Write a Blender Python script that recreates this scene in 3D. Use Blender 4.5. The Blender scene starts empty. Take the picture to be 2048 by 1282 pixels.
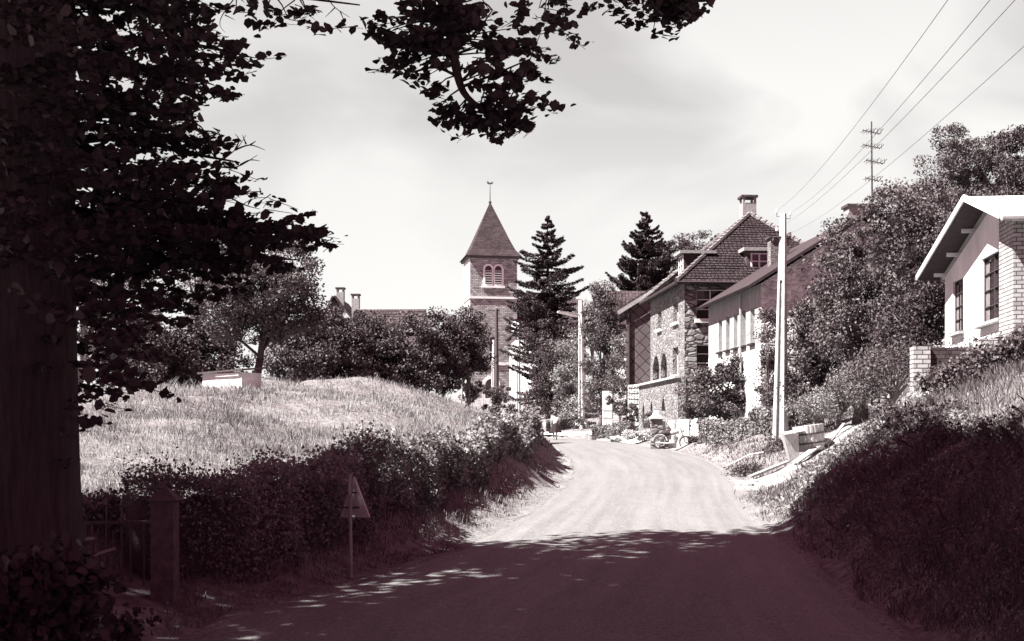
import bpy, math, random
import numpy as np
from mathutils import Vector, Matrix
R = math.radians
rng = np.random.default_rng(7); random.seed(7)
SC = bpy.context.scene
COL = SC.collection

# ------------------------------------------------------------------ camera, world, sun, exposure
F = 2600.0; HZ = 870.0                       # focal length and horizon in photo pixels (2048 wide)
cam_d = bpy.data.cameras.new('camera'); cam = bpy.data.objects.new('camera', cam_d); COL.objects.link(cam)
cam.location = (0, 0, 0); cam.rotation_euler = (R(90), 0, 0)
cam_d.sensor_width = 36; cam_d.lens = 36 * F / 2048; cam_d.shift_y = (HZ - 641) / 2048
cam_d.clip_start = 0.1; cam_d.clip_end = 6000
SC.camera = cam
SUN_EL, SUN_AZ = R(53), math.atan2(-1.0, -0.40)       # azimuth measured from +Y towards +X
sdir = Vector((math.sin(SUN_AZ) * math.cos(SUN_EL), math.cos(SUN_AZ) * math.cos(SUN_EL), math.sin(SUN_EL)))
sun_d = bpy.data.lights.new('sun', 'SUN'); sun_d.energy = 5.0; sun_d.angle = R(0.5); sun_d.color = (1, 1, .955)
sun = bpy.data.objects.new('sun', sun_d); COL.objects.link(sun)
sun.rotation_euler = sdir.to_track_quat('Z', 'Y').to_euler(); sun.location = sdir * 100
SC.view_settings.view_transform = 'Standard'; SC.view_settings.look = 'None'
SC.view_settings.gamma = 1; SC.view_settings.exposure = 2.0

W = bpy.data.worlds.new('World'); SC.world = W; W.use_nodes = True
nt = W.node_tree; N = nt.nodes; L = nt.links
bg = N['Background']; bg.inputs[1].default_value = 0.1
def nd(t, **k):
    n = N.new(t)
    for a, b in k.items(): setattr(n, a, b)
    return n
sky = nd('ShaderNodeTexSky', sky_type='NISHITA', sun_disc=False)
sky.sun_elevation = SUN_EL; sky.sun_rotation = SUN_AZ
bw = nd('ShaderNodeRGBToBW'); L.new(sky.outputs[0], bw.inputs[0])
tc = nd('ShaderNodeTexCoord'); sep = nd('ShaderNodeSeparateXYZ'); L.new(tc.outputs['Generated'], sep.inputs[0])
# cloud field in direction space
mp = nd('ShaderNodeMapping'); mp.inputs['Scale'].default_value = (1.7, 1.7, 3.0); mp.inputs['Location'].default_value = (.9, .4, .2)
L.new(tc.outputs['Generated'], mp.inputs[0])
nz = nd('ShaderNodeTexNoise'); nz.inputs['Scale'].default_value = 2.7; nz.inputs['Detail'].default_value = 5; nz.inputs['Roughness'].default_value = .42; nz.inputs['Distortion'].default_value = .5
L.new(mp.outputs[0], nz.inputs[0])
crmp = nd('ShaderNodeValToRGB'); crmp.color_ramp.elements[0].position = .38; crmp.color_ramp.elements[1].position = .55
L.new(nz.outputs[0], crmp.inputs[0])
# gradient of the clear film sky: pale at the horizon, dusky plum tone overhead
grad = nd('ShaderNodeValToRGB'); e = grad.color_ramp.elements
e[0].position = 0.0; e[0].color = (2.5, 2.47, 2.42, 1)
e[1].position = 1.0; e[1].color = (1.25, .50, .78, 1)
for p, c in ((.10, (2.42, 2.39, 2.35, 1)), (.18, (2.1, 2.07, 2.03, 1)), (.25, (1.7, 1.66, 1.64, 1)), (.33, (1.6, 1.53, 1.52, 1)), (.5, (1.25, .62, .85, 1))):
    x = e.new(p); x.color = c
L.new(sep.outputs[2], grad.inputs[0])
cl = nd('ShaderNodeMix', data_type='RGBA'); 
cf = nd('ShaderNodeMath', operation='MULTIPLY')
fade = nd('ShaderNodeMapRange'); fade.inputs[1].default_value = .25; fade.inputs[2].default_value = .5; fade.inputs[3].default_value = .95; fade.inputs[4].default_value = .12
L.new(sep.outputs[2], fade.inputs[0]); L.new(fade.outputs[0], cf.inputs[0]); L.new(crmp.outputs[0], cf.inputs[1])
sx_ = nd('ShaderNodeMapRange'); sx_.inputs[1].default_value = -.32; sx_.inputs[2].default_value = .1; sx_.inputs[3].default_value = .45; sx_.inputs[4].default_value = 1
L.new(sep.outputs[0], sx_.inputs[0]); cf2 = nd('ShaderNodeMath', operation='MULTIPLY'); L.new(cf.outputs[0], cf2.inputs[0]); L.new(sx_.outputs[0], cf2.inputs[1])
L.new(cf2.outputs[0], cl.inputs[0]); L.new(grad.outputs[0], cl.inputs[6]); cl.inputs[7].default_value = (2.55, 2.52, 2.46, 1)
# the physical sky modulates it (its luminance, normalised)
nm = nd('ShaderNodeMapRange'); nm.inputs[1].default_value = 0; nm.inputs[2].default_value = 12; nm.inputs[3].default_value = .93; nm.inputs[4].default_value = 1.12
L.new(bw.outputs[0], nm.inputs[0])
vm = nd('ShaderNodeVectorMath', operation='SCALE'); L.new(cl.outputs[2], vm.inputs[0]); L.new(nm.outputs[0], vm.inputs['Scale'])
bk = nd('ShaderNodeMapRange'); bk.inputs[1].default_value = .80; bk.inputs[2].default_value = .25; L.new(sep.outputs[1], bk.inputs[0])  # unseen sky beside and behind the camera, tinted plum to colour the shade
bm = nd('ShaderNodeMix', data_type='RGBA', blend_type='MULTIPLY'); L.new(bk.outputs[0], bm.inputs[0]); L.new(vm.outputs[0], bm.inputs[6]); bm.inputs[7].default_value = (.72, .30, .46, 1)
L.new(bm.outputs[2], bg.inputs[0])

# ------------------------------------------------------------------ helpers
def P(px, py, D): return Vector(((px - 1024) / F * D, D, (HZ - py) / F * D))
def X(px, D): return (px - 1024) / F * D
def Zp(py, D): return (HZ - py) / F * D

def duo(v):
    """toned print: dark pigments lean to plum, pale ones are neutral"""
    t = min(1, max(0, (v - .02) / .28)) ** .55
    return (v * (1.12 - .12 * t), v * (.68 + .31 * t), v * (.80 + .18 * t), 1)

ORG = {}
def tag(o, label=None, cat=None, group=None, kind=None):
    if label: o['label'] = label
    if cat: o['category'] = cat
    if group: o['group'] = group
    if kind: o['kind'] = kind
    return o
def empty(name, loc, label, cat, group=None):
    o = bpy.data.objects.new(name, None); COL.objects.link(o); o.location = loc; o.empty_display_size = .2
    ORG[o.name] = Vector(loc); return tag(o, label, cat, group)
def link_mesh(name, me, mat, parent=None, org=None, smooth=False):
    o = bpy.data.objects.new(name, me); COL.objects.link(o)
    if mat: me.materials.append(mat)
    if parent is not None:
        o.parent = parent; ORG[o.name] = ORG[parent.name]; off = ORG[parent.name]
    elif org is not None:
        off = Vector(org); o.location = off; ORG[o.name] = off
    else: ORG[o.name] = off = Vector((0, 0, 0))
    if off.length > 0: me.transform(Matrix.Translation(-off))
    if smooth: me.shade_smooth()
    return o

class MB:
    def __init__(s, M=None): s.v = []; s.f = []; s.M = M
    def add(s, vs, fs):
        b = len(s.v)
        for p in vs:
            p = Vector(p); s.v.append(s.M @ p if s.M else p)
        for f in fs: s.f.append([b + i for i in f])
    def box(s, lo, hi):
        x0, y0, z0 = lo; x1, y1, z1 = hi
        s.add([(x0,y0,z0),(x1,y0,z0),(x1,y1,z0),(x0,y1,z0),(x0,y0,z1),(x1,y0,z1),(x1,y1,z1),(x0,y1,z1)],
              [(0,3,2,1),(4,5,6,7),(0,1,5,4),(1,2,6,5),(2,3,7,6),(3,0,4,7)])
    def beam(s, a, b, w, h=None, up=(0,0,1)):
        h = h or w; a = Vector(a); b = Vector(b); d = (b - a).normalized(); up = Vector(up)
        sx = d.cross(up); sx = sx.normalized() if sx.length > 1e-4 else Vector((1,0,0))
        u = sx.cross(d).normalized(); vs = []
        for p in (a, b):
            for i, j in ((-1,-1),(1,-1),(1,1),(-1,1)): vs.append(p + sx * i * w/2 + u * j * h/2)
        s.add(vs, [(0,3,2,1),(4,5,6,7),(0,1,5,4),(1,2,6,5),(2,3,7,6),(3,0,4,7)])
    def tube(s, path, rad, seg=8, cap=True, wob=0):
        path = [Vector(p) for p in path]; n = len(path)
        if not hasattr(rad, '__len__'): rad = [rad] * n
        vs = []; ref = Vector((0.31, .2, .93)); 
        for i, p in enumerate(path):
            d = (path[min(i+1, n-1)] - path[max(i-1, 0)]).normalized()
            a = d.cross(ref)
            if a.length < .1: a = d.cross(Vector((1,0,0)))
            a.normalize(); b = d.cross(a)
            for k in range(seg):
                t = 2*math.pi*k/seg; r = rad[i] * (1 + (random.uniform(-wob, wob) if wob else 0))
                vs.append(p + a * math.cos(t) * r + b * math.sin(t) * r)
        fs = [(i*seg+k, i*seg+(k+1)%seg, (i+1)*seg+(k+1)%seg, (i+1)*seg+k) for i in range(n-1) for k in range(seg)]
        if cap: fs += [tuple(range(seg))[::-1], tuple((n-1)*seg+k for k in range(seg))]
        s.add(vs, fs)
    def lathe(s, c, prof, seg=24, axis=None):
        c = Vector(c); ax = Vector(axis).normalized() if axis else Vector((0,0,1))
        a = ax.cross(Vector((0,1,0.001))).normalized(); b = ax.cross(a); vs = []
        for r, z in prof:
            for k in range(seg):
                t = 2*math.pi*k/seg; vs.append(c + ax*z + a*math.cos(t)*r + b*math.sin(t)*r)
        n = len(prof)
        fs = [(i*seg+k, i*seg+(k+1)%seg, (i+1)*seg+(k+1)%seg, (i+1)*seg+k) for i in range(n-1) for k in range(seg)]
        fs += [tuple(range(seg))[::-1], tuple((n-1)*seg+k for k in range(seg))]
        s.add(vs, fs)
    def slab(s, pts, t):
        """thick sheet: polygon pts, thickened against its normal by t"""
        pts = [Vector(p) for p in pts]; n = (pts[1]-pts[0]).cross(pts[2]-pts[0]).normalized(); m = len(pts)
        s.add(pts + [p - n*t for p in pts], [tuple(range(m)), tuple(range(2*m-1, m-1, -1))] + [(i, i+m, (i+1)%m+m, (i+1)%m) for i in range(m)])
    def build(s, name, mat, parent=None, org=None, smooth=False):
        me = bpy.data.meshes.new(name); me.from_pydata([tuple(v) for v in s.v], [], s.f); me.update()
        uvl = me.uv_layers.new(name='UVMap'); zz = Vector((0,0,1))
        for p in me.polygons:
            n = p.normal
            if abs(n.z) > .95: t = Vector((1,0,0)); b = Vector((0,1,0))
            else: t = zz.cross(n).normalized(); b = n.cross(t)
            for li in p.loop_indices:
                co = me.vertices[me.loops[li].vertex_index].co; uvl.data[li].uv = (co.dot(t), co.dot(b))
        return link_mesh(name, me, mat, parent, org, smooth)

def np_mesh(name, V, k):
    """V: (n,k,3) polygons of k vertices"""
    n = V.shape[0]; me = bpy.data.meshes.new(name)
    me.vertices.add(n*k); me.vertices.foreach_set('co', V.reshape(-1).astype(np.float32))
    me.loops.add(n*k); me.loops.foreach_set('vertex_index', np.arange(n*k, dtype=np.int32))
    me.polygons.add(n); me.polygons.foreach_set('loop_start', np.arange(0, n*k, k, dtype=np.int32))
    me.polygons.foreach_set('loop_total', np.full(n, k, dtype=np.int32)); me.update(calc_edges=True)
    return me
def unit(a): return a / (np.linalg.norm(a, axis=-1, keepdims=True) + 1e-9)
def leaf_quads(C, size, up=.6, asp=.62, hexa=False, droop=0):
    """leaf polygons round the centres C; size scalar or array"""
    n = len(C); size = np.broadcast_to(np.asarray(size, float), (n,)) * rng.uniform(.65, 1.3, n)
    nr = unit(rng.normal(size=(n,3)) + np.array([-.15, 0, up])); t = unit(np.cross(nr, rng.normal(size=(n,3)))); b = np.cross(nr, t)
    s = size[:, None]
    if hexa:
        out = []
        for ang, rr in ((0,.62),(50,.48),(110,.46),(180,.5),(250,.46),(310,.48)):
            a = math.radians(ang); out.append(C + t*s*rr*math.cos(a) + b*s*rr*math.sin(a)*.9 + nr*s*.06*(1 if ang in (50,110,250,310) else -1))
        return np.stack(out, 1)
    return np.stack([C - t*s*.5, C + b*s*asp*.5 - t*s*.05 + nr*s*.08, C + t*s*.5, C - b*s*asp*.5 - t*s*.05 + nr*s*.08], 1)
def ball(n, shell=.35):
    v = unit(rng.normal(size=(n,3))); r = rng.uniform(shell**3, 1, n)**(1/3); return v * r[:, None]

# ------------------------------------------------------------------ materials
def new_mat(name, rough=.8, spec=.25):
    m = bpy.data.materials.new(name); m.use_nodes = True; t = m.node_tree; b = t.nodes['Principled BSDF']
    b.inputs['Roughness'].default_value = rough; b.inputs['Specular IOR Level'].default_value = spec
    return m, t, b
def ramp(t, src, stops):
    r = t.nodes.new('ShaderNodeValToRGB'); e = r.color_ramp.elements
    e[0].position, e[0].color = stops[0]; e[1].position, e[1].color = stops[-1]
    for p, c in stops[1:-1]: x = e.new(p); x.color = c
    t.links.new(src, r.inputs[0]); return r.outputs[0]
def noise(t, scale, detail=4, rough=.6, coord='Object', vec=None, stretch=None, dist=0):
    n = t.nodes.new('ShaderNodeTexNoise'); n.inputs['Scale'].default_value = scale; n.inputs['Detail'].default_value = detail
    n.inputs['Roughness'].default_value = rough; n.inputs['Distortion'].default_value = dist
    if vec is None:
        tc = t.nodes.new('ShaderNodeTexCoord'); vec = tc.outputs[coord]
    if stretch:
        m = t.nodes.new('ShaderNodeMapping'); m.inputs['Scale'].default_value = stretch; t.links.new(vec, m.inputs[0]); vec = m.outputs[0]
    t.links.new(vec, n.inputs['Vector']); return n.outputs[0]
def bump(t, b, src, strength=.5, dist=.02):
    n = t.nodes.new('ShaderNodeBump'); n.inputs['Strength'].default_value = strength; n.inputs['Distance'].default_value = dist
    t.links.new(src, n.inputs['Height']); t.links.new(n.outputs[0], b.inputs['Normal']); return n
def mixc(t, f, a, b_, mode='MIX'):
    m = t.nodes.new('ShaderNodeMix'); m.data_type = 'RGBA'; m.blend_type = mode
    for sk, v in ((m.inputs[0], f), (m.inputs[6], a), (m.inputs[7], b_)):
        if hasattr(v, 'links') or isinstance(v, bpy.types.NodeSocket): t.links.new(v, sk)
        else: sk.default_value = v
    return m.outputs[2]
def M_plain(name, v, v2=None, scale=3, rough=.8, bmp=.3, bd=.02, stretch=None, spec=.25, metal=0):
    m, t, b = new_mat(name, rough, spec); b.inputs['Metallic'].default_value = metal
    n = noise(t, scale, 6, .65, stretch=stretch)
    t.links.new(ramp(t, n, [(.3, duo(v)), (.7, duo(v2 if v2 is not None else v*1.35))]), b.inputs['Base Color'])
    if bmp: bump(t, b, n, bmp, bd)
    return m
def M_leaf(name, v, v2, rough=.55, spec=.22):
    m, t, b = new_mat(name, rough, spec); g = t.nodes.new('ShaderNodeNewGeometry')
    c = ramp(t, g.outputs['Random Per Island'], [(0, duo(v)), (1, duo(v2))])
    c2 = mixc(t, .5, c, ramp(t, noise(t, .55, 2), [(.36, duo(v*.6)), (.64, duo(v2*1.1))]))
    t.links.new(c2, b.inputs['Base Color'])
    tr = t.nodes.new('ShaderNodeBsdfTranslucent'); t.links.new(c2, tr.inputs[0])
    mx = t.nodes.new('ShaderNodeMixShader'); mx.inputs[0].default_value = .12
    t.links.new(b.outputs[0], mx.inputs[1]); t.links.new(tr.outputs[0], mx.inputs[2])
    t.links.new(mx.outputs[0], t.nodes['Material Output'].inputs[0]); return m
def M_brick(name, v1, v2, mort, bw, bh, ms=.012, bd=.015, bs=.8, rough=.85, offset=.5, stain=.35, rot=0):
    m, t, b = new_mat(name, rough, .15); tc = t.nodes.new('ShaderNodeTexCoord'); vec = tc.outputs['UV']
    if rot:
        mpn = t.nodes.new('ShaderNodeMapping'); mpn.inputs['Rotation'].default_value = (0,0,rot); t.links.new(vec, mpn.inputs[0]); vec = mpn.outputs[0]
    n0 = noise(t, 2.5, 2, vec=vec)
    k = t.nodes.new('ShaderNodeTexBrick'); k.inputs['Scale'].default_value = 1; k.inputs['Brick Width'].default_value = bw; k.inputs['Row Height'].default_value = bh
    k.inputs['Mortar Size'].default_value = ms; k.inputs['Mortar Smooth'].default_value = .3; k.inputs['Bias'].default_value = 0; k.offset = offset
    k.inputs['Color1'].default_value = duo(v1); k.inputs['Color2'].default_value = duo(v2); k.inputs['Mortar'].default_value = duo(mort)
    add = t.nodes.new('ShaderNodeVectorMath'); add.operation = 'ADD'; sc = t.nodes.new('ShaderNodeVectorMath'); sc.operation = 'SCALE'; sc.inputs['Scale'].default_value = bh*.25
    nn = t.nodes.new('ShaderNodeTexNoise'); nn.inputs['Scale'].default_value = 2; t.links.new(vec, nn.inputs['Vector'])
    t.links.new(nn.outputs[1], sc.inputs[0]); t.links.new(vec, add.inputs[0]); t.links.new(sc.outputs[0], add.inputs[1]); t.links.new(add.outputs[0], k.inputs['Vector'])
    big = ramp(t, noise(t, .7, 5, .7), [(.3, (1-stain, 1-stain, 1-stain, 1)), (.65, (1.15, 1.15, 1.15, 1))])
    t.links.new(mixc(t, 1, k.outputs[0], big, 'MULTIPLY'), b.inputs['Base Color'])
    inv = t.nodes.new('ShaderNodeMath'); inv.operation = 'SUBTRACT'; inv.inputs[0].default_value = 1; t.links.new(k.outputs['Fac'], inv.inputs[1])
    ad = t.nodes.new('ShaderNodeMath'); ad.operation = 'MULTIPLY_ADD'; t.links.new(noise(t, 14, 5), ad.inputs[0]); ad.inputs[1].default_value = .5; t.links.new(inv.outputs[0], ad.inputs[2])
    bump(t, b, ad.outputs[0], bs, bd); return m
def M_stone(name, dark, light, joint, scale, bd=.05, flat=1.6, jw=.06, bs=1):
    m, t, b = new_mat(name, .9, .12); tc = t.nodes.new('ShaderNodeTexCoord')
    mp_ = t.nodes.new('ShaderNodeMapping'); mp_.inputs['Scale'].default_value = (1, flat, 1); t.links.new(tc.outputs['UV'], mp_.inputs[0])
    ad = t.nodes.new('ShaderNodeMix'); ad.data_type = 'VECTOR'; ad.inputs[0].default_value = .12
    nn = t.nodes.new('ShaderNodeTexNoise'); nn.inputs['Scale'].default_value = 3; t.links.new(mp_.outputs[0], nn.inputs['Vector'])
    t.links.new(mp_.outputs[0], ad.inputs[4]); t.links.new(nn.outputs[1], ad.inputs[5])
    v1 = t.nodes.new('ShaderNodeTexVoronoi'); v1.inputs['Scale'].default_value = scale; t.links.new(ad.outputs[1], v1.inputs['Vector'])
    v2 = t.nodes.new('ShaderNodeTexVoronoi'); v2.feature = 'DISTANCE_TO_EDGE'; v2.inputs['Scale'].default_value = scale; t.links.new(ad.outputs[1], v2.inputs['Vector'])
    sp = t.nodes.new('ShaderNodeSeparateColor'); t.links.new(v1.outputs['Color'], sp.inputs[0])
    c = ramp(t, sp.outputs[0], [(0, duo(dark)), (.5, duo((dark+light)/2)), (1, duo(light))])
    c = mixc(t, .35, c, ramp(t, noise(t, 3, 5), [(.3, duo(dark)), (.7, duo(light))]))
    j = ramp(t, v2.outputs['Distance'], [(0, (0,0,0,1)), (jw, (1,1,1,1))])
    t.links.new(mixc(t, j, duo(joint), c), b.inputs['Base Color'])
    h = t.nodes.new('ShaderNodeMath'); h.operation = 'MULTIPLY_ADD'; t.links.new(sp.outputs[1], h.inputs[0]); h.inputs[1].default_value = .7
    mr = ramp(t, v2.outputs['Distance'], [(0, (0,0,0,1)), (.2, (1,1,1,1))]); t.links.new(mr, h.inputs[2])
    bump(t, b, h.outputs[0], bs, bd); return m

MT = {}
MT['leaf_near'] = M_leaf('leaf_near', .045, .075, .6, .15)
MT['leaf'] = M_leaf('leaf', .035, .14)
MT['leaf_dark'] = M_leaf('leaf_dark', .035, .10)
MT['leaf_light'] = M_leaf('leaf_light', .12, .30)
MT['leaf_hedge'] = M_leaf('leaf_hedge', .09, .26)
MT['needle'] = M_leaf('needle', .025, .06)
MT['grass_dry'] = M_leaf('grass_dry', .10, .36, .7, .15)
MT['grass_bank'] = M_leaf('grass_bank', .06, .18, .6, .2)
MT['flower'] = M_leaf('flower', .35, .7, .8, .1)
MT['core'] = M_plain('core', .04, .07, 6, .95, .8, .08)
MT['bark'] = M_plain('bark', .04, .085, 7, .9, 1, .12, stretch=(3, 3, .35))
MT['bark_mid'] = M_plain('bark_mid', .08, .16, 5, .9, .6, .02)
MT['concrete'] = M_plain('concrete', .36, .58, 5, .85, .2, .01)
MT['concrete_old'] = M_plain('concrete_old', .16, .34, 9, .9, .6, .01)
MT['wood_pole'] = M_plain('wood_pole', .05, .1, 6, .9, .4, .01, stretch=(4, 4, .3))
MT['wood_pale'] = M_plain('wood_pale', .18, .5, 7, .85, .4, .008, stretch=(5, 5, .8))
MT['wood_dark'] = M_plain('wood_dark', .02, .045, 6, .8, .3, .01)
MT['white'] = M_plain('white', .55, .8, .8, .75, .15, .01)
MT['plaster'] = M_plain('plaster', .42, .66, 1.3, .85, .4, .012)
MT['iron'] = M_plain('iron', .03, .07, 20, .55, .2, .003, spec=.5)
MT['metal_grey'] = M_plain('metal_grey', .25, .4, 12, .5, .1, .003, spec=.5)
MT['glass'] = M_plain('glass', .015, .03, 1, .08, 0, spec=.6)
MT['glass_pale'] = M_plain('glass_pale', .02, .10, 1.6, .3, 0, spec=.5)
MT['slate_spire'] = M_brick('slate_spire', .03, .055, .02, .4, .22, .02, .01, .5, .7)
MT['tiles'] = M_brick('tiles', .03, .06, .008, .22, .19, .03, .05, 1, .75, 0, .3)
MT['tiles_far'] = M_brick('tiles_far', .04, .08, .03, .26, .34, .04, .06, 1, .8, 0, .3)
MT['shingle'] = M_brick('shingle', .09, .12, .03, .55, .55, .03, .02, .8, .7, 0, .25, R(45))
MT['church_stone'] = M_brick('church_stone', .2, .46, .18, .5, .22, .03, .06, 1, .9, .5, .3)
MT['rubble'] = M_stone('rubble', .05, .34, .06, 2.3, .10, 2.0, .05)
MT['rubble_pale'] = M_stone('rubble_pale', .05, .34, .26, 5.6, .05, 1.2, .12)
MT['rubble_gable'] = M_stone('rubble_gable', .2, .6, .45, 4.2, .04, 1.2, .10, .9)
MT['brick_pale'] = M_brick('brick_pale', .26, .44, .09, .24, .095, .012, .012, .9, .85, .5, .2)
MT['brick_dark'] = M_brick('brick_dark', .05, .10, .03, .24, .09, .012, .012, .9)
MT['brick_chim'] = M_brick('brick_chim', .12, .28, .12, .26, .1, .015, .02, .9)
MT['roof_pale'] = M_plain('roof_pale', .5, .65, 4, .7, .2, .01)
MT['curtain'] = M_plain('curtain', .10, .2, 8, .9, .2)
MT['line'] = M_plain('line', .16, .2, 8, .6, 0)
MT['stone_dark'] = M_plain('stone_dark', .05, .13, 9, .95, .8, .02)
MT['skin'] = M_plain('skin', .45, .5, 4, .6, 0)
MT['cloth_white'] = M_plain('cloth_white', .7, .8, 10, .9, .1)
MT['cloth_dark'] = M_plain('cloth_dark', .02, .03, 10, .9, .1)
MT['hair'] = M_plain('hair', .03, .06, 30, .6, .2)
# weathered rendered wall: stained planks above
def _streak():
    m, t, b = new_mat('streaked_wall', .9, .1)
    n = noise(t, 2.2, 6, .7, stretch=(1.2, 1.2, .25)); n2 = noise(t, 9, 4)
    c = ramp(t, n, [(.3, duo(.16)), (.6, duo(.34)), (.8, duo(.5))])
    t.links.new(mixc(t, .25, c, ramp(t, n2, [(.3, duo(.25)), (.7, duo(.7))])), b.inputs['Base Color']); bump(t, b, n2, .4, .02); return m
MT['streaked'] = _streak()

# ------------------------------------------------------------------ ground
ST = [(-3.6,-15,2.9,-15,-2.33),(-3.4,0,3.0,0,-2.0),(-2.7,11.4,3.4,11.4,-1.75),(-1.9,14.2,3.6,14.2,-1.69),(-.75,18,3.95,18,-1.61),(-.02,22,4.2,22,-1.52),
      (.72,27,4.75,27,-1.41),(1.4,33,5.6,33,-1.28),(1.75,38,6.3,38,-1.17),(2.0,44,6.9,44,-1.04),(2.2,51,7.25,51,-.89),(2.15,60,7.1,60,-.69),
      (1.6,69,6.5,70,-.5),(.5,76,5.2,80,-.33),(-1.8,80,2.6,87,-.2),(-6,83,-3,92,-.1),(-14,86,-13,95,.1),(-30,88,-30,98,.4),(-60,90,-60,100,.6)]
def catmull(pts, n):
    pts = [np.array(p, float) for p in pts]; out = []
    for i in range(len(pts)-1):
        p0 = pts[max(i-1,0)]; p1 = pts[i]; p2 = pts[i+1]; p3 = pts[min(i+2, len(pts)-1)]
        for k in range(n):
            t = k/n; out.append(.5*((2*p1)+(-p0+p2)*t+(2*p0-5*p1+4*p2-p3)*t*t+(-p0+3*p1-3*p2+p3)*t**3))
    out.append(pts[-1]); return np.array(out)
RS = catmull(ST, 10)
RC = np.stack([(RS[:,0]+RS[:,2])/2, (RS[:,1]+RS[:,3])/2], 1); RH = np.hypot(RS[:,2]-RS[:,0], RS[:,3]-RS[:,1])/2; RZ = RS[:,4]
RN = unit(np.stack([RS[:,2]-RS[:,0], RS[:,3]-RS[:,1]], 1))
def road_info(x, y):
    """distance beyond the road edge (negative inside), side, road z"""
    x = np.asarray(x, float); y = np.asarray(y, float); e = np.empty(x.shape); s = np.empty(x.shape); z = np.empty(x.shape)
    xf, yf, ef, sf, zf = x.ravel(), y.ravel(), e.ravel(), s.ravel(), z.ravel()
    for i in range(0, len(xf), 20000):
        dx = xf[i:i+20000, None]-RC[None, :, 0]; dy = yf[i:i+20000, None]-RC[None, :, 1]; d2 = dx*dx+dy*dy; k = d2.argmin(1); r = np.arange(len(k))
        lat = dx[r,k]*RN[k,0]+dy[r,k]*RN[k,1]; lon = -dx[r,k]*RN[k,1]+dy[r,k]*RN[k,0]
        ef[i:i+20000] = np.hypot(np.maximum(np.abs(lat)-RH[k],0), np.where((np.abs(lon)>1.5), lon, 0)) + np.minimum(np.abs(lat)-RH[k],0)*(np.abs(lon)<=1.5)
        sf[i:i+20000] = np.sign(lat); zf[i:i+20000] = RZ[k]
    return e, s, z
CP = []
for s in ST: CP += [(s[0],s[1],s[4]),(s[2],s[3],s[4]),((s[0]+s[2])/2,(s[1]+s[3])/2,s[4])]
HEDGE = [(-3.5,13.0),(-2.75,14.2),(-2.05,17),(-1.42,22),(-.65,27.9),(.4,36.7),(1.0,48),(.85,60),(.2,69),(-.8,75)]    # road-side foot of the left hedge
HZT = [1.05,1.08,1.1,.98,.88,.82,.82,.82,.82,.8]
hz0 = np.interp([h[1] for h in HEDGE], RS[:170,3], RZ[:170])
for (hx, hy), z in zip(HEDGE, hz0): CP += [(hx, hy, z+.12), (hx-1.1, hy+.1, z+.62)]
CP += [(-5,15,-.75),(-8,15,-.6),(-12,16,-.3),(-3,20,-.55),(-6,25,.2),(-10,25,.45),(-2.4,27,-.2),(-1.5,32,.15),(-4,36,1.0),(-9,36,1.1),(-1,40,.6),
       (-13.3,42,1.0),(-10.7,46,1.5),(-7.8,48,1.85),(-5.65,50,2.0),(-4.5,52,2.0),(-3.05,55,1.7),(-1.7,60,.92),(-.5,66,.5),(-13,62,1.0),(-8,66,1.5),(-4,70,1.4),(-2,78,.7),
       (-20,30,.5),(-20,50,1.0),(-30,50,1),(-5,9,-1.5),(-4.2,12.5,-1.5),(-8,5,-1.4),(-7,10,-1.2),(-4.2,0,-1.8),(-8,-8,-1.8),(-20,0,-1),(-15,-20,-2),
       (5.3,8,-.1),(5.5,12,-.05),(5.9,16,.0),(6.2,20,.1),(6.5,23.5,.22),(4.9,5,-.3),(5,-3,-.2),(5.4,25.5,-1.3),(6.4,27,-1.15),(7.6,27.2,-.6),(6.9,29,-1.1),(7.9,32,-1.0),(8.7,34,-.75),(9.8,36,-.3),
       (6.2,32.5,-1.22),(7.5,35,-1.0),(9,38,-.5),(10.5,41,.1),(12,44,.7),(8.1,29.5,-.65),(9.9,32,.5),(8.3,27,1.1),(10,30,2.0),(13,30,2.2),(11.5,36,1.9),(12,24,2.0),(9,20,1.3),(8,14,.8),(8,6,.5),
       (7.6,44,-.75),(9,44,-.25),(9.5,50,.0),(8.2,54,-.6),(7.9,60,-.6),(8.3,62,-.6),(10.5,56,.5),(9,65,.2),(14,60,1.1),(8,75,.2),(6.7,85,.4),(2,95,.5),(4.5,94,.6),(5.3,100,1.2),(0,100,.9),(8,100,1.4),
       (0,130,2.4),(-5,160,4.6),(3,160,4.8),(10,160,5),(-20,110,1.6),(-40,120,2),(20,120,3),(40,80,4),(25,60,2.5),(20,45,2.4),(30,20,3.5),(20,0,2.5),(10,0,1.2),(12,-20,.5),(0,-30,-2.6)]
for a in range(0, 360, 20): CP.append((400*math.cos(R(a)), 60+400*math.sin(R(a)), 6))
CPa = np.array(CP, float)
_D = np.hypot(CPa[:,0:1]-CPa[None,:,0], CPa[:,1:2]-CPa[None,:,1])
_A = np.block([[_D + np.eye(len(CPa))*.3*-1, np.ones((len(CPa),1))],[np.ones((1,len(CPa))), np.zeros((1,1))]])
_w = np.linalg.solve(_A, np.append(CPa[:,2], 0))
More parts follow.
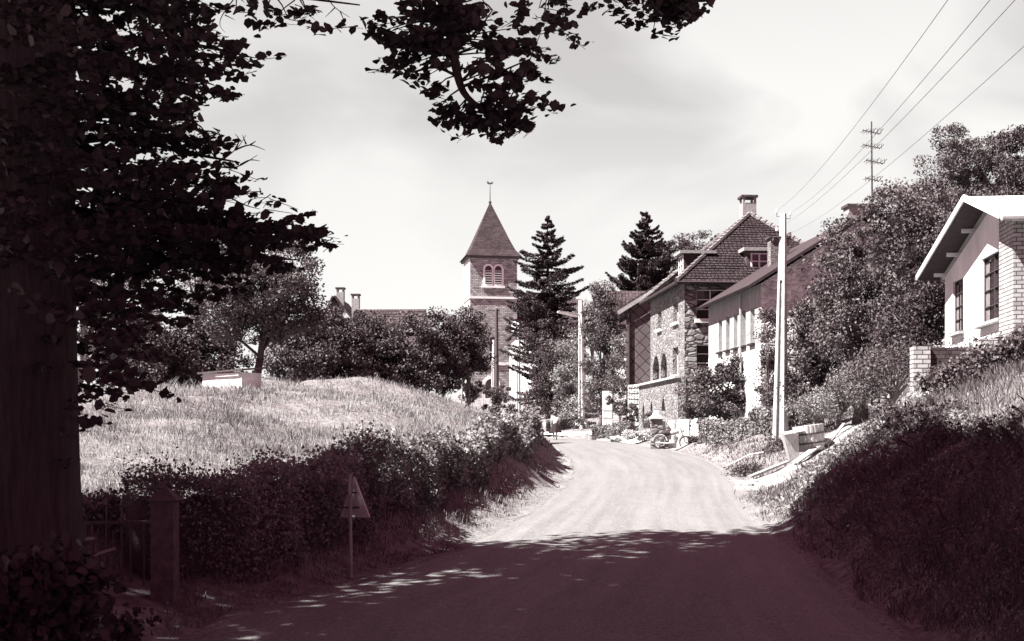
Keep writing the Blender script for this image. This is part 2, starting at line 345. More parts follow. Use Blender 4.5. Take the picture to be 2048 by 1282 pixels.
def ground(x, y):
    x = np.asarray(x, float); y = np.asarray(y, float); shp = x.shape; xf = x.ravel(); yf = y.ravel(); z = np.empty(len(xf))
    for i in range(0, len(xf), 20000):
        z[i:i+20000] = np.hypot(xf[i:i+20000,None]-CPa[None,:,0], yf[i:i+20000,None]-CPa[None,:,1]) @ _w[:-1] + _w[-1]
    far = np.clip((np.hypot(xf, yf-60)-260)/200, 0, 1); z = z*(1-far)+6*far
    fm = np.clip((xf+14)/4,0,1)*np.clip((1.5-xf)/2,0,1)*np.clip((yf-24)/8,0,1)*np.clip((60-yf)/8,0,1)
    z += fm*.2*np.sin(xf*1.1-yf*.75+np.sin(xf*.7)*1.5)
    z += .05*np.sin(xf*1.7+yf*.6)*np.sin(yf*1.1-xf*.4) + .03*np.sin(xf*4.1+1)*np.sin(yf*3.3)
    e, s, rz = road_info(xf, yf); w = np.clip(e/.9, 0, 1); w = w*w*(3-2*w)
    return (z*w + (rz-.02)*(1-w)).reshape(shp)
def gz(x, y): return float(ground(np.array([x]), np.array([y]))[0])
def axis(fine0, fine1, step, lo, hi):
    a = list(np.arange(fine0, fine1, step)); s = step; v = fine1
    while v < hi: a.append(v); s *= 1.25; v += s
    a.append(hi); s = step; v = fine0-step; b = []
    while v > lo: b.append(v); s *= 1.25; v -= s
    b.append(lo); return np.array(sorted(b)+a)
gx = axis(-16, 16, .3, -2500, 2500); gy = axis(2, 100, .4, -2000, 3500)
GX, GY = np.meshgrid(gx, gy); GZ = ground(GX, GY)
me = bpy.data.meshes.new('ground'); nx, ny = len(gx), len(gy); ii = np.arange(nx*ny).reshape(ny, nx)
quads = np.stack([ii[:-1,:-1], ii[:-1,1:], ii[1:,1:], ii[1:,:-1]], -1).reshape(-1,4)
me.from_pydata(np.stack([GX,GY,GZ],-1).reshape(-1,3).tolist(), [], quads.tolist()); me.update()
m, t, b = new_mat('ground_soil', .95, .1)
n = noise(t, .5, 8, .7); n2 = noise(t, 6, 6, .7)
c = ramp(t, n, [(.35, duo(.10)), (.5, duo(.17)), (.7, duo(.26))]); c = mixc(t, .5, c, ramp(t, n2, [(.35, duo(.05)), (.65, duo(.32))])); t.links.new(c, b.inputs['Base Color']); bump(t, b, n2, 1, .08)
tag(link_mesh('ground', me, m, smooth=True), kind='structure')

def ribbon(name, L_, R_, nz, mat, cross=6, jag=0, tuck=0):
    """sheet between two edge polylines [(x,y)], z above the ground or road by nz(x,y)"""
    V = []; n = len(L_)
    for i in range(n):
        for k in range(cross+1):
            u = k/cross; x = L_[i][0]*(1-u)+R_[i][0]*u; y = L_[i][1]*(1-u)+R_[i][1]*u
            if jag and k in (0, cross): x += random.uniform(-jag, jag)
            V.append((x, y, nz(x, y, i)-(tuck if (k in (0, cross) or i in (0, n-1)) else 0)))
    Fc = [(i*(cross+1)+k, i*(cross+1)+k+1, (i+1)*(cross+1)+k+1, (i+1)*(cross+1)+k) for i in range(n-1) for k in range(cross)]
    me = bpy.data.meshes.new(name); me.from_pydata(V, [], Fc); me.update(); uvl = me.uv_layers.new(name='UVMap'); dd = [0]
    for i in range(1, n): dd.append(dd[-1]+math.hypot((L_[i][0]+R_[i][0]-L_[i-1][0]-R_[i-1][0])/2, (L_[i][1]+R_[i][1]-L_[i-1][1]-R_[i-1][1])/2))
    for p in me.polygons:
        for li in p.loop_indices: k = me.loops[li].vertex_index; uvl.data[li].uv = ((k % (cross+1))/cross, dd[k//(cross+1)]*.2)
    return tag(link_mesh(name, me, mat, smooth=True), kind='structure')
# asphalt
m, t, b = new_mat('asphalt', .85, .25)
n = noise(t, .35, 5, .6, stretch=(1, .35, 1)); n2 = noise(t, 28, 5, .75); n3 = noise(t, 2.4, 6, .65, stretch=(1.4, .5, 1))
def gr(v): return (v, v*.95, v*.955, 1)
c = ramp(t, n, [(.35, gr(.12)), (.65, gr(.18))]); c = mixc(t, .5, c, ramp(t, n3, [(.3, gr(.08)), (.7, gr(.20))]))
c = mixc(t, .5, c, ramp(t, n2, [(.38, gr(.015)), (.62, gr(.30))])); tcu = t.nodes.new('ShaderNodeTexCoord'); st_ = noise(t, 1.0, 5, .6, vec=tcu.outputs['UV'], stretch=(16, .45, 1)); c = mixc(t, .23, c, ramp(t, st_, [(.35, gr(.07)), (.65, gr(.23))]))
pt_ = noise(t, 1.1, 3, .5, vec=tcu.outputs['UV'], stretch=(2.2, .5, 1), dist=1.2); pass
t.links.new(c, b.inputs['Base Color']); bump(t, b, n2, .5, .015)
def rz_at(i): return RZ[i]
RSl = RS
road = ribbon('road', RS[:, 0:2], RS[:, 2:4], lambda x, y, i: RZ[i]+.012+.05*(1-((math.hypot(x-RC[i,0], y-RC[i,1]))/RH[i])**2), m, 10, .05)
# pale gravel shoulders
mg, t, b = new_mat('gravel', .95, .1)
n = noise(t, 1.2, 6, .7); n2 = noise(t, 16, 5, .8)
c = ramp(t, n, [(.35, gr(.12)), (.6, gr(.26))]); c = mixc(t, .55, c, ramp(t, n2, [(.40, gr(.04)), (.6, gr(.32))])); t.links.new(c, b.inputs['Base Color']); bump(t, b, n2, 1, .04)
def shoulder(i0, i1, side, wfun):
    A = []; Bq = []
    for i in range(i0, i1):
        nrm = RN[i]*side; p = RC[i]+nrm*(RH[i]-.1); q = RC[i]+nrm*(RH[i]+wfun(i)); A.append(p); Bq.append(q)
    if side < 0: A, Bq = Bq, A
    return ribbon('gravel_shoulder', A, Bq, lambda x, y, i: float(road_z(x, y))+.03, mg, 4, .06, .05)
def road_z(x, y):
    e, s, z = road_info(np.array([x]), np.array([y])); g = gz(x, y); return g if e[0] > .05 else z[0]+.004
shoulder(0, 150, 1, lambda i: (.12 if i < 38 else .25)+.08*math.sin(i*.7)+.35*max(0, math.sin((i-40)/14))*(i > 40 and i < 84))
shoulder(0, 130, -1, lambda i: .2+.15*math.sin(i*.9)+(.5 if 40 < i < 75 else 0)*abs(math.sin(i*.23)))
# gravel track climbing to the right
MG2, t, b = new_mat('gravel_track', .95, .1)
n = noise(t, 1.6, 7, .75); n2 = noise(t, 11, 6, .8)
c = ramp(t, n, [(.38, duo(.08)), (.46, duo(.26)), (.62, duo(.4))]); c = mixc(t, .6, c, ramp(t, n2, [(.40, duo(.05)), (.52, duo(.34)), (.66, duo(.5))])); t.links.new(c, b.inputs['Base Color']); bump(t, b, n2, 1, .06)
PATH = catmull([(5.35,31.2,5.9,35.0),(6.3,31.2,6.7,35.6),(7.7,33,7.7,36.8),(9.0,35.4,8.8,38.6),(10.3,38.4,9.9,41.0),(11.6,41.5,11.2,44)], 8)
ribbon('gravel_path', PATH[:, 2:4], PATH[:, 0:2], lambda x, y, i: float(road_z(x, y))+.025+.04*max(0, 1-i/5), MG2, 14, .28, .12)
# forecourt by the white gate
FC = catmull([(6.6,58,7.9,58.5),(6.5,62,9.0,62),(6.2,66,8.6,66)], 6)
ribbon('forecourt', FC[:, 0:2], FC[:, 2:4], lambda x, y, i: gz(x, y)+.05, mg, 6, .1)
PV = catmull([(6.2,70,7.3,70),(5.5,80,6.7,81),(3.2,87.2,4.2,89),(-.5,91.2,-.2,93)], 8)
ribbon('pavement', PV[:, 0:2], PV[:, 2:4], lambda x, y, i: gz(x, y)+.07, MT['concrete'], 3)

# ------------------------------------------------------------------ grass (nobody could count it)
def blades(name, x, y, h, w, mat, lean=.35, zoff=0):
    n = len(x); z = ground(x, y)+zoff; base = np.stack([x, y, z], 1); a = rng.uniform(0, 2*np.pi, n); wv = np.stack([np.cos(a), np.sin(a), 0*a], 1)*(w*.5)[:, None]
    tip = base + np.stack([rng.normal(0, lean, n)*h, rng.normal(0, lean, n)*h, h], 1); mid = base*.45+tip*.55; mid[:, 2] += h*.12
    return tag(link_mesh(name, np_mesh(name, np.stack([base-wv, base+wv, mid+wv*.7, tip, mid-wv*.7], 1), 5), mat), kind='stuff')
def hedge_x(y): return np.interp(y, [h[1] for h in HEDGE], [h[0] for h in HEDGE])
# field: sample density ~ 1/D^2
n = 260000; D = 13*(62/13)**rng.uniform(0, 1, n); px = rng.uniform(-60, 1090, n); x = (px-1024)/F*D; keep = x < hedge_x(D)-.5
x, y = x[keep], D[keep]; clump = .5+.5*np.sin(x*2.1+np.sin(y*.9)*2)*np.sin(y*1.3+np.cos(x*1.1)*2)
k2 = rng.uniform(0, 1, len(x)) < .2+.8*clump; x, y, clump = x[k2], y[k2], clump[k2]
s = np.clip(y/26, .7, 1.8); h = (.05+.09*clump)*rng.uniform(.5, 1.2, len(x))*np.clip(s, .8, 1.2)
tf = np.sin(x*5.3+y*1.7)*np.sin(y*3.9-x*2.2) > .72; h = np.where(tf, h*2.1, h)
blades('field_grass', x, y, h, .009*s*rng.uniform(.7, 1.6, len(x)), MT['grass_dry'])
# verges and bank
n = 250000; D = 8*(92/8)**rng.uniform(0, 1, n); px = np.where(rng.uniform(0, 1, n) < .76, rng.uniform(330, 2110, n), rng.uniform(2110, 3300, n)); x = (px-1024)/F*D; e, sd, _ = road_info(x, D)
ph = np.interp(x, [4.9,6.5,7.7,8.9,10.1,11.4], [33,33.5,35,37,39.7,42.7])
onpath = (np.abs(D-ph) < np.where(x < 6, 2.5, 1.9)) & (x > 4.9) & (x < 11.5)
sh = .12+.12*np.sin(D*1.3)
keep = (e > sh) & ((sd > 0) | (x > hedge_x(D)-.4)) & (~onpath | (rng.uniform(0, 1, n) < .03)) & ~((D > 57) & (D < 67) & (x < 9.2))
x, y = x[keep], D[keep]; s = np.clip(y/26, .55, 2.2)
h = .20*rng.uniform(.3, 1.25, len(x))*(1+.35*np.sin(x*3)*np.sin(y*2))*np.where(y > 30, .6, 1) * np.where(e[keep] < .5, .5, 1) * np.where(sd[keep] < 0, .6, 1)
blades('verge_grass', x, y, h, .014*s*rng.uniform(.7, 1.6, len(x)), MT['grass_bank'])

n = 5200; D = 9*(27/9)**rng.uniform(0, 1, n); x = np.interp(D, RS[:120,3], RS[:120,2])+.5+rng.uniform(0, 1, n)*2.6; k = (np.sin(x*2.3+D*1.1)*np.sin(D*2.1) > .15); x, D = x[k], D[k]
blades('bank_weeds', x, D, rng.uniform(.10, .30, len(x)), .016*rng.uniform(.6, 1.4, len(x)), MT['grass_bank'], .6)
# ------------------------------------------------------------------ vegetation builders
def crown_points(blobs, n, clump_r, flat=.7, shell=.6):
    """blobs: (centre Vector, (rx,ry,rz)); leaves gathered in clumps"""
    vol = np.array([max(b[1][0]*b[1][1]*b[1][2], 1e-3)**.8 for b in blobs]); vol /= vol.sum(); out = []; cl = []
    for (c, r), fr in zip(blobs, vol):
        m = max(20, int(n*fr)); nc = max(6, int(m/130)); cc = np.array(c)+ball(nc, shell)*np.array(r)
        cl.append(cc); idx = rng.integers(0, nc, m); rr = clump_r*rng.uniform(.55, 1.35, nc)[idx]
        off = rng.normal(size=(m,3)); off = unit(off)*(rng.uniform(0, 1, m)**.45)[:, None]*np.array([1.15, 1.15, flat]); out.append(cc[idx]+off*rr[:, None])
    return np.concatenate(out), np.concatenate(cl)
def px_blobs(L_):
    out = []
    for (px, py, D, rx, ry) in L_:
        c = P(px, py, D); out.append((c, (rx*D/F, rx*D/F*.9, ry*D/F)))
    return out
def plant(name, label, cat, D, blobs, n, leaf, mat, base=None, trunk_r=.12, clump=.35, group=None, crown='crown', bark='bark_mid', limbs=14, up=.5, fork=.45, flat=.75):
    B = px_blobs([(b[0], b[1], b[2] if len(b) > 4 else D, *b[-2:]) for b in blobs])
    bx = base[0] if base else sum(b[0].x for b in B)/len(B); by = base[1] if base else D
    bz = gz(bx, by); root = empty(name, (bx, by, bz), label, cat, group)
    pts, cc = crown_points(B, n, clump, flat); pts = pts[pts[:, 2] > bz-.05] if len(pts) else pts
    link_mesh(crown, np_mesh(crown, leaf_quads(pts, leaf, up), 4), MT[mat], root)
    mb = MB(); cz = min(b[0].z-b[1][2]*.4 for b in B); top = max(B, key=lambda b: b[0].z)[0]
    p0 = Vector((bx, by, bz-.2)); p1 = Vector((bx+(top.x-bx)*.25, by, bz+(max(cz, bz+.3)-bz)*fork+.2)); 
    mb.tube([p0, (p0+p1)/2+Vector((random.uniform(-.05,.05),0,0)), p1], [trunk_r*1.25, trunk_r, trunk_r*.85], 9, wob=.06)
    mb.tube([p1, p1*.5+top*.5+Vector((random.uniform(-.2,.2), 0, 0)), top], [trunk_r*.85, trunk_r*.5, trunk_r*.15], 7)
    sel = cc[rng.choice(len(cc), min(limbs, len(cc)), replace=False)]
    for q in sel:
        q = Vector(q); a = p1.lerp(top, random.uniform(0, .5)); mid = a.lerp(q, .5)+Vector((0, 0, -.08*(q-a).length*random.uniform(-1, 1)))
        mb.tube([a, mid, q], [trunk_r*.4, trunk_r*.25, trunk_r*.06], 5)
    mb.build('trunk', MT[bark], root, smooth=True); return root
def hedge(name, label, line, zt, width, n, leaf, mat, cat='hedge', side=-1, rag=.12, sprays=0, zb=None):
    """line: foot (x,y) list on one side, body reaches width to 'side' of it; zt heights"""
    Ln = catmull([(a, b_, h) for (a, b_), h in zip(line, zt)], 12); d = np.gradient(Ln[:, :2], axis=0); d = unit(d); nr = np.stack([d[:,1], -d[:,0]], 1)*side
    seg = np.hypot(*np.diff(Ln[:, :2], axis=0).T); dist = np.r_[0, np.cumsum(seg)]; Dm = np.hypot(Ln[:,0], Ln[:,1])
    dens = np.interp(np.linspace(0, dist[-1], 400), dist, 1/np.maximum(Dm, 6)**1.1); cdf = np.cumsum(dens); cdf /= cdf[-1]
    sv = np.interp(rng.uniform(0, 1, n), cdf, np.linspace(0, dist[-1], 400))
    cx = np.interp(sv, dist, Ln[:,0]); cy = np.interp(sv, dist, Ln[:,1]); nx_ = np.interp(sv, dist, nr[:,0]); ny_ = np.interp(sv, dist, nr[:,1]); H = np.interp(sv, dist, Ln[:,2])
    H = H*(1+.07*np.sin(sv*1.3)+.05*np.sin(sv*3.1+1))
    # cross-section: face, top, back
    u = rng.uniform(0, 1, n); face = u < .42; topm = (u >= .42) & (u < .8)
    wv = np.where(face, rng.uniform(.04, .2, n), np.where(topm, rng.uniform(0, 1, n), rng.uniform(.8, 1.0, n)))
    hv = np.where(face, rng.uniform(0, 1, n), np.where(topm, 1-np.abs(rng.normal(0, .07, n)), rng.uniform(.3, 1, n)))
    bulge = .10*np.sin(sv*2.3+hv*3)+.07*np.sin(sv*5.1)
    wv2 = wv*width + bulge*(1-wv) + rng.normal(0, rag*.4, n); rnd = 1-.10*((wv-.5)*2)**2*(topm)
    g0 = ground(cx, cy) if zb is None else np.interp(sv, dist, np.repeat(zb, 1)[0]*np.ones(len(dist)))
    z = g0 + hv*H*rnd + rng.normal(0, rag*.3, n) + np.where(topm, np.abs(rng.normal(0, rag, n))*(np.sin(sv*4.7+wv*3)>0), 0)
    C = np.stack([cx+nx_*wv2, cy+ny_*wv2, np.maximum(z, g0+.02)], 1)
    if sprays:
        ks = rng.integers(0, n, sprays); k3 = np.repeat(ks, 14); tt = np.tile(np.linspace(0, 1, 14), sprays); hh = np.repeat(rng.uniform(.08, .28, sprays), 14); ax = np.repeat(rng.normal(0, .12, sprays), 14); w3 = np.repeat(rng.uniform(0, .9, sprays), 14)
        C2 = np.stack([cx[k3]+nx_[k3]*w3*width+ax*tt, cy[k3]+ny_[k3]*w3*width, g0[k3]+H[k3]*.95+hh*tt], 1)+rng.normal(0, .02, (len(k3), 3)); C = np.concatenate([C, C2])
    Dl = np.hypot(C[:,0], C[:,1]); size = leaf*np.clip(Dl/18, .75, 2.4)
    o = empty(name, (Ln[0,0], Ln[0,1], gz(Ln[0,0], Ln[0,1])), label, cat)
    link_mesh('foliage', np_mesh('foliage', leaf_quads(C, size, .5, .7), 4), MT[mat], o)
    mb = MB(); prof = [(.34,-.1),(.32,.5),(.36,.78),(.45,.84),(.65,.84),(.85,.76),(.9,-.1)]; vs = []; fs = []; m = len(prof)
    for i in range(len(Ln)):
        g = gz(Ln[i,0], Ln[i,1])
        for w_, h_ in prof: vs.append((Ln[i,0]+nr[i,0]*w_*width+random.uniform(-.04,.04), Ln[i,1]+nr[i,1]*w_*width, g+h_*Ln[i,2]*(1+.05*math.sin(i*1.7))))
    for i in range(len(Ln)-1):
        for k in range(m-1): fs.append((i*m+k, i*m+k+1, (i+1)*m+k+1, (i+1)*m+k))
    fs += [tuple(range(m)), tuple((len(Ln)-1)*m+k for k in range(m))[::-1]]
    mb.add(vs, fs); mb.build('shade_core', MT['core'], o); return o  # solid dark body added inside to stop light passing through the leaves
def shrub(name, label, cat, px, py, D, rx, ry, n, leaf, mat, group=None, sink=True, clump=.22):
    return plant(name, label, cat, D, [(px, py, D, rx, ry)], n, leaf, mat, trunk_r=.04, clump=clump, group=group, crown='foliage', limbs=8, fork=.2)
def conifer(name, label, px, base_py, top_py, D, half_px, tiers, mat, droop=.12, gap=.0, twin=False, dens=1.0):
    b = P(px, base_py, D); H = (base_py-top_py)/F*D; Rm = half_px/F*D; g = gz(b.x, b.y); root = empty(name, (b.x, b.y, min(g, b.z)), label, 'conifer')
    z0 = min(g, b.z); mb = MB(); mb.tube([(b.x, b.y, z0-.2), (b.x+.05, b.y, z0+H*.5), (b.x, b.y, b.z+H)], [.28, .2, .03], 9)
    if twin: mb.tube([(b.x+1.0, b.y+.4, z0-.2), (b.x+.9, b.y+.3, z0+H*.45), (b.x+.8, b.y, b.z+H*.72)], [.22, .15, .03], 8)
    pts = []
    for i in range(tiers):
        f = (i+.5)/tiers; z = b.z+H*(.12+.88*f)+random.uniform(-.15,.15); Lm = Rm*(min(1, (1-f)/.42)**.75+.02)
        nb = (8 if twin else 10) if f < .8 else 6; a0 = random.uniform(0, 6.28)
        for k in range(nb):
            z = b.z+H*(.12+.88*f)+random.uniform(-.22,.22)
            a = a0+6.283*k/nb+random.uniform(-.25,.25); Lb = Lm*random.uniform(.6, 1.15); dz = random.uniform(-.05, .14)
            if random.random() < gap: Lb *= .5
            s_ = np.linspace(.12, 1, 10); pz = z+Lb*(dz*s_*2 - droop*np.sin(s_*2.6)*1.2 + .1*s_**3)
            line = [(b.x+math.cos(a)*Lb*s, b.y+math.sin(a)*Lb*s, zz) for s, zz in zip(s_, pz)]
            mb.tube([(b.x, b.y, z)]+[line[3], line[6], line[9]], [.06, .045, .03, .012], 4)
            m_ = int((60+Lb*80)*dens); u = rng.uniform(.1, 1, m_)**.8; xx = np.interp(u, s_, [q[0] for q in line]); yy = np.interp(u, s_, [q[1] for q in line]); zz = np.interp(u, s_, [q[2] for q in line])
            wd = .36*Lb*(1-u*.7)*rng.uniform(-1, 1, m_); pts.append(np.stack([xx-math.sin(a)*wd, yy+math.cos(a)*wd, zz+rng.normal(0, .05, m_)-.08*np.abs(wd)], 1))
    C = np.concatenate(pts); link_mesh('foliage', np_mesh('foliage', leaf_quads(C, .21*D/110, 1.6, .5), 4), MT[mat], root); mb.build('trunk', MT['bark'], root, smooth=True); return root

# ------------------------------------------------------------------ buildings: helpers in a local frame (U along the road side, V to the right, Z)
class Frame:
    def __init__(s, o, ang): s.o = Vector(o); s.U = Vector((math.sin(ang), math.cos(ang), 0)); s.V = Vector((math.cos(ang), -math.sin(ang), 0))
    def p(s, u, v, z): return s.o + s.U*u + s.V*v + Vector((0,0,z))
    @property
    def M(s):
        return Matrix(((s.V.x, s.U.x, 0, s.o.x), (s.V.y, s.U.y, 0, s.o.y), (0, 0, 1, s.o.z), (0, 0, 0, 1)))   # local x=V, y=U, z
def wall_sheet(mb, org, T, Nn, w, h, ops, rev=.22):
    """wall from org along T, outward normal Nn, rectangular ops (a,b,c,d[,kind]); kinds: rect, round, point"""
    org = Vector(org); T = Vector(T).normalized(); Nn = Vector(Nn).normalized(); Zv = Vector((0,0,1))
    def q(a, z, d=0): return org + T*a + Zv*z - Nn*d
    flip = T.cross(Zv).dot(Nn) < 0
    def face(pts): mb.add(pts, [tuple(range(len(pts)))[::-1] if flip else tuple(range(len(pts)))])
    xs = sorted({0, w} | {o[0] for o in ops} | {o[1] for o in ops}); zs = sorted({0, h} | {o[2] for o in ops} | {o[3] for o in ops})
    for i in range(len(xs)-1):
        for j in range(len(zs)-1):
            cx, cz = (xs[i]+xs[i+1])/2, (zs[j]+zs[j+1])/2
            if any(o[0] < cx < o[1] and o[2] < cz < o[3] for o in ops): continue
            face([q(xs[i], zs[j]), q(xs[i+1], zs[j]), q(xs[i+1], zs[j+1]), q(xs[i], zs[j+1])])
    for o in ops:
        a, b_, c, d = o[:4]; kind = o[4] if len(o) > 4 else 'rect'; mid = (a+b_)/2; hw = (b_-a)/2
        if kind == 'rect': arc = [(b_, d), (a, d)]
        else:
            rise = hw if kind == 'round' else hw*1.5; arc = []
            for k in range(11):
                tt = k/10*math.pi; ax = mid+hw*math.cos(tt); f = math.sin(tt) if kind == 'round' else (1-abs(math.cos(tt))**1.5)
                arc.append((ax, d-rise+rise*f))
            rgt = [p for p in arc if p[0] >= mid-1e-6]; lft = [p for p in arc if p[0] <= mid+1e-6]
            face([q(b_, d)] + [q(*p) for p in rgt[::-1]] if False else [q(*p) for p in rgt] + [q(b_, d)]) if not True else None
            face([q(b_, d)] + [q(*p) for p in reversed(rgt)] ) if True else None
            face([q(a, d)] + [q(*p) for p in reversed(lft)])
        loop = [(a, c), (b_, c)] + arc
        for k in range(len(loop)):
            p0, p1 = loop[k], loop[(k+1) % len(loop)]; face([q(*p1), q(*p0), q(p0[0], p0[1], rev), q(p1[0], p1[1], rev)])
def window(parent, org, T, Nn, o, depth=.16, pane='glass', frame='white', bars=(1, 2), sill=None, name='window', fw=.05, sillmat='white'):
    org = Vector(org); T = Vector(T).normalized(); Nn = Vector(Nn).normalized(); a, b_, c, d = o[:4]; Zv = Vector((0,0,1))
    def q(x, z, dd): return org+T*x+Zv*z-Nn*dd
    mb = MB()
    for x in [a+fw/2, b_-fw/2]+[a+(b_-a)*k/(bars[0]+1) for k in range(1, bars[0]+1)]: mb.beam(q(x, c, depth-.025), q(x, d, depth-.025), fw, .05, up=Nn)
    for z in [c+fw/2, d-fw/2]+[c+(d-c)*k/(bars[1]+1) for k in range(1, bars[1]+1)]: mb.beam(q(a, z, depth-.027), q(b_, z, depth-.027), fw*.8, .05, up=Nn)
    w = mb.build(name, MT[frame], parent); mb = MB(); mb.add([q(a-.03, c-.03, depth), q(b_+.03, c-.03, depth), q(b_+.03, d+.03, depth), q(a-.03, d+.03, depth)], [(0,1,2,3)])
    mb.build('pane', MT[pane], w)
    if sill:
        mb = MB(); mb.beam(q(a-.1, c-sill/2, -.01), q(b_+.1, c-sill/2, -.01), .26, sill, up=Zv); mb.build('sill', MT[sillmat], w)
    return w
def chimney(parent, fr, u, v, z0, z1, wu, wv, mat='brick_chim', cap=True, name='chimney', holes=False):
    mb = MB(fr.M)
    if holes:
        zt = z1-.42; mb.box((v-wv/2, u-wu/2, z0), (v+wv/2, u+wu/2, zt))
        for sv in (-1, 1):
            for su in (-1, 1): mb.box((v+sv*wv/2-(.12 if sv > 0 else 0), u+su*wu/2-(.12 if su > 0 else 0), zt), (v+sv*wv/2+(.12 if sv < 0 else 0), u+su*wu/2+(.12 if su < 0 else 0), z1-.12))
    else: mb.box((v-wv/2, u-wu/2, z0), (v+wv/2, u+wu/2, z1-.12))
    c = mb.build(name, MT[mat], parent); mb = MB(fr.M); mb.box((v-wv/2-.08, u-wu/2-.08, z1-.12), (v+wv/2+.08, u+wu/2+.08, z1)); mb.build('cap', MT['brick_dark'], c); return c

# ---- stone house with the tall hipped roof
A1 = math.atan(-.076)
fs = Frame((8.76, 66, -.3), A1); zb = -.3
def lz(z): return z-zb
sh = empty('stone_house', (8.76, 66, -.3), 'tall rubble stone house under a steep hipped tile roof with two dormers', 'house')
opsL = [(6.1,7.3,lz(5.9),lz(7.2)),(1.6,2.9,lz(5.9),lz(7.2)),(1.55,3.0,lz(3.15),lz(4.6)),(6.85,8.8,lz(3.05),lz(4.5),'round'),(4.6,6.4,lz(3.05),lz(4.5),'round')]
opsF = [(.62,2.1,lz(5.9),lz(7.4)),(.62,2.1,lz(3.2),lz(4.6))]
HS = lz(7.85)
mb = MB(); wall_sheet(mb, fs.p(0,0,0), fs.U, -fs.V, 9.5, HS, opsL, .3); mb.build('side_wall', MT['rubble_pale'], sh)
mb = MB(); wall_sheet(mb, fs.p(0,0,0), fs.V, -fs.U, 9.0, HS, opsF, .3); wall_sheet(mb, fs.p(0,9,0), fs.U, fs.V, 9.5, HS, []); wall_sheet(mb, fs.p(9.5,0,0), fs.V, fs.U, 9.0, HS, []); mb.build('wall', MT['rubble'], sh)
for o in opsL[:2]: window(sh, fs.p(0,0,0), fs.U, -fs.V, o, .3, 'glass_pale', bars=(1,2), sill=.14)
window(sh, fs.p(0,0,0), fs.U, -fs.V, opsL[2], .3, 'glass_pale', bars=(1,1), sill=.14)
for o in opsL[3:]: window(sh, fs.p(0,0,0), fs.U, -fs.V, o, .3, bars=(0,1), frame='wood_dark', sill=.14)
for o in opsF: window(sh, fs.p(0,0,0), fs.V, -fs.U, o, .22, bars=(1,2), sill=.2)
# plinth storey, proud of the wall, with pointed openings
mb = MB(); opP = [(4.2-.9,5.0-.9+.4,1.6,lz(2.1),'point'),(7.0,7.7,.9,lz(1.95),'point'),(9.6,10.3,.9,lz(1.9),'point')]
wall_sheet(mb, fs.p(-.05,-.35,0), fs.U, -fs.V, 11.5, lz(2.9), opP, .35); 
mb.add([fs.p(-.05,-.35,lz(2.9)), fs.p(-.05,.02,lz(2.98)), fs.p(11.45,.02,lz(2.98)), fs.p(11.45,-.35,lz(2.9))], [(0,1,2,3)])
mb.add([fs.p(-.05,-.35,0), fs.p(-.05,.05,0), fs.p(-.05,.05,lz(2.98)), fs.p(-.05,-.35,lz(2.9))], [(0,1,2,3)]); mb.build('plinth_wall', MT['rubble_pale'], sh)
for o in opP: mb = MB(fs.M); mb.box((-.02, o[0]-.05, o[2]-.05), (-.012, o[1]+.05, o[3]+.05)); mb.build('cellar_window', MT['glass'], sh)
mb = MB(); mb.beam(fs.p(-.1,-.42,lz(2.95)), fs.p(11.5,-.42,lz(2.95)), .2, .1); mb.build('ledge', MT['concrete'], sh)
# hip roof
ez = lz(7.75); az = lz(12.0); ov = .5
A_, B_, C_, D_ = fs.p(-ov,-ov,ez), fs.p(-ov,9+ov,ez), fs.p(9.5+ov,9+ov,ez), fs.p(9.5+ov,-ov,ez); T1, T2 = fs.p(4.3,4.5,az), fs.p(5.2,4.5,az)
mb = MB()
def tiled(mb, a, b_, t1, t2, rows, lift=.035):
    """stepped tile courses between eave a-b and ridge t1-t2"""
    a, b_, t1, t2 = map(Vector, (a, b_, t1, t2)); n = (b_-a).cross(t1-a).normalized()
    if n.z < 0: n = -n
    for i in range(rows):
        f0, f1 = i/rows, (i+1)/rows; p0, p1, p2, p3 = a.lerp(t1, f0), b_.lerp(t2, f0), b_.lerp(t2, f1), a.lerp(t1, f1)
        k = max(2, int((p1-p0).length/.8)); 
        for j in range(k):
            g0, g1 = j/k, (j+1)/k; A, B, C, Dd = p0.lerp(p1, g0), p0.lerp(p1, g1), p3.lerp(p2, g1), p3.lerp(p2, g0); w0, w1 = random.uniform(.8,1.2)*lift, random.uniform(.8,1.2)*lift
            mb.add([A+n*w0, B+n*w1, C, Dd, A, B], [(0,1,2,3),(4,5,1,0)])
tiled(mb, A_, B_, T1, T1+(T2-T1)*.01, 28); tiled(mb, D_, A_, T2, T1, 28); tiled(mb, B_, C_, T1, T2, 28); tiled(mb, C_, D_, T2, T1*.01+T2*.99, 28)
mb.add([A_, B_, C_, D_], [(3,2,1,0)]); roof = mb.build('roof', MT['tiles'], sh)
mb = MB()
for a, b_ in ((A_, T1), (B_, T1), (C_, T2), (D_, T2), (T1, T2)):
    n_ = max(1, int((b_-a).length/.38))
    for i in range(n_):
        p, q_ = a.lerp(b_, i/n_), a.lerp(b_, (i+1.15)/n_); mb.tube([p+Vector((0,0,.07)), q_+Vector((0,0,.04))], [.14, .10], 6)
mb.build('ridge_tiles', MT['brick_chim'], roof)
mb = MB()
for a, b_ in ((A_, B_), (D_, A_)): mb.tube([a+Vector((0,0,-.06)), b_+Vector((0,0,-.06))], .09, 6)
mb.build('gutter', MT['wood_dark'], sh)
chimney(sh, fs, 4.75, 4.5, lz(11.5), lz(13.05), .8, .75, 'concrete_old', holes=True)
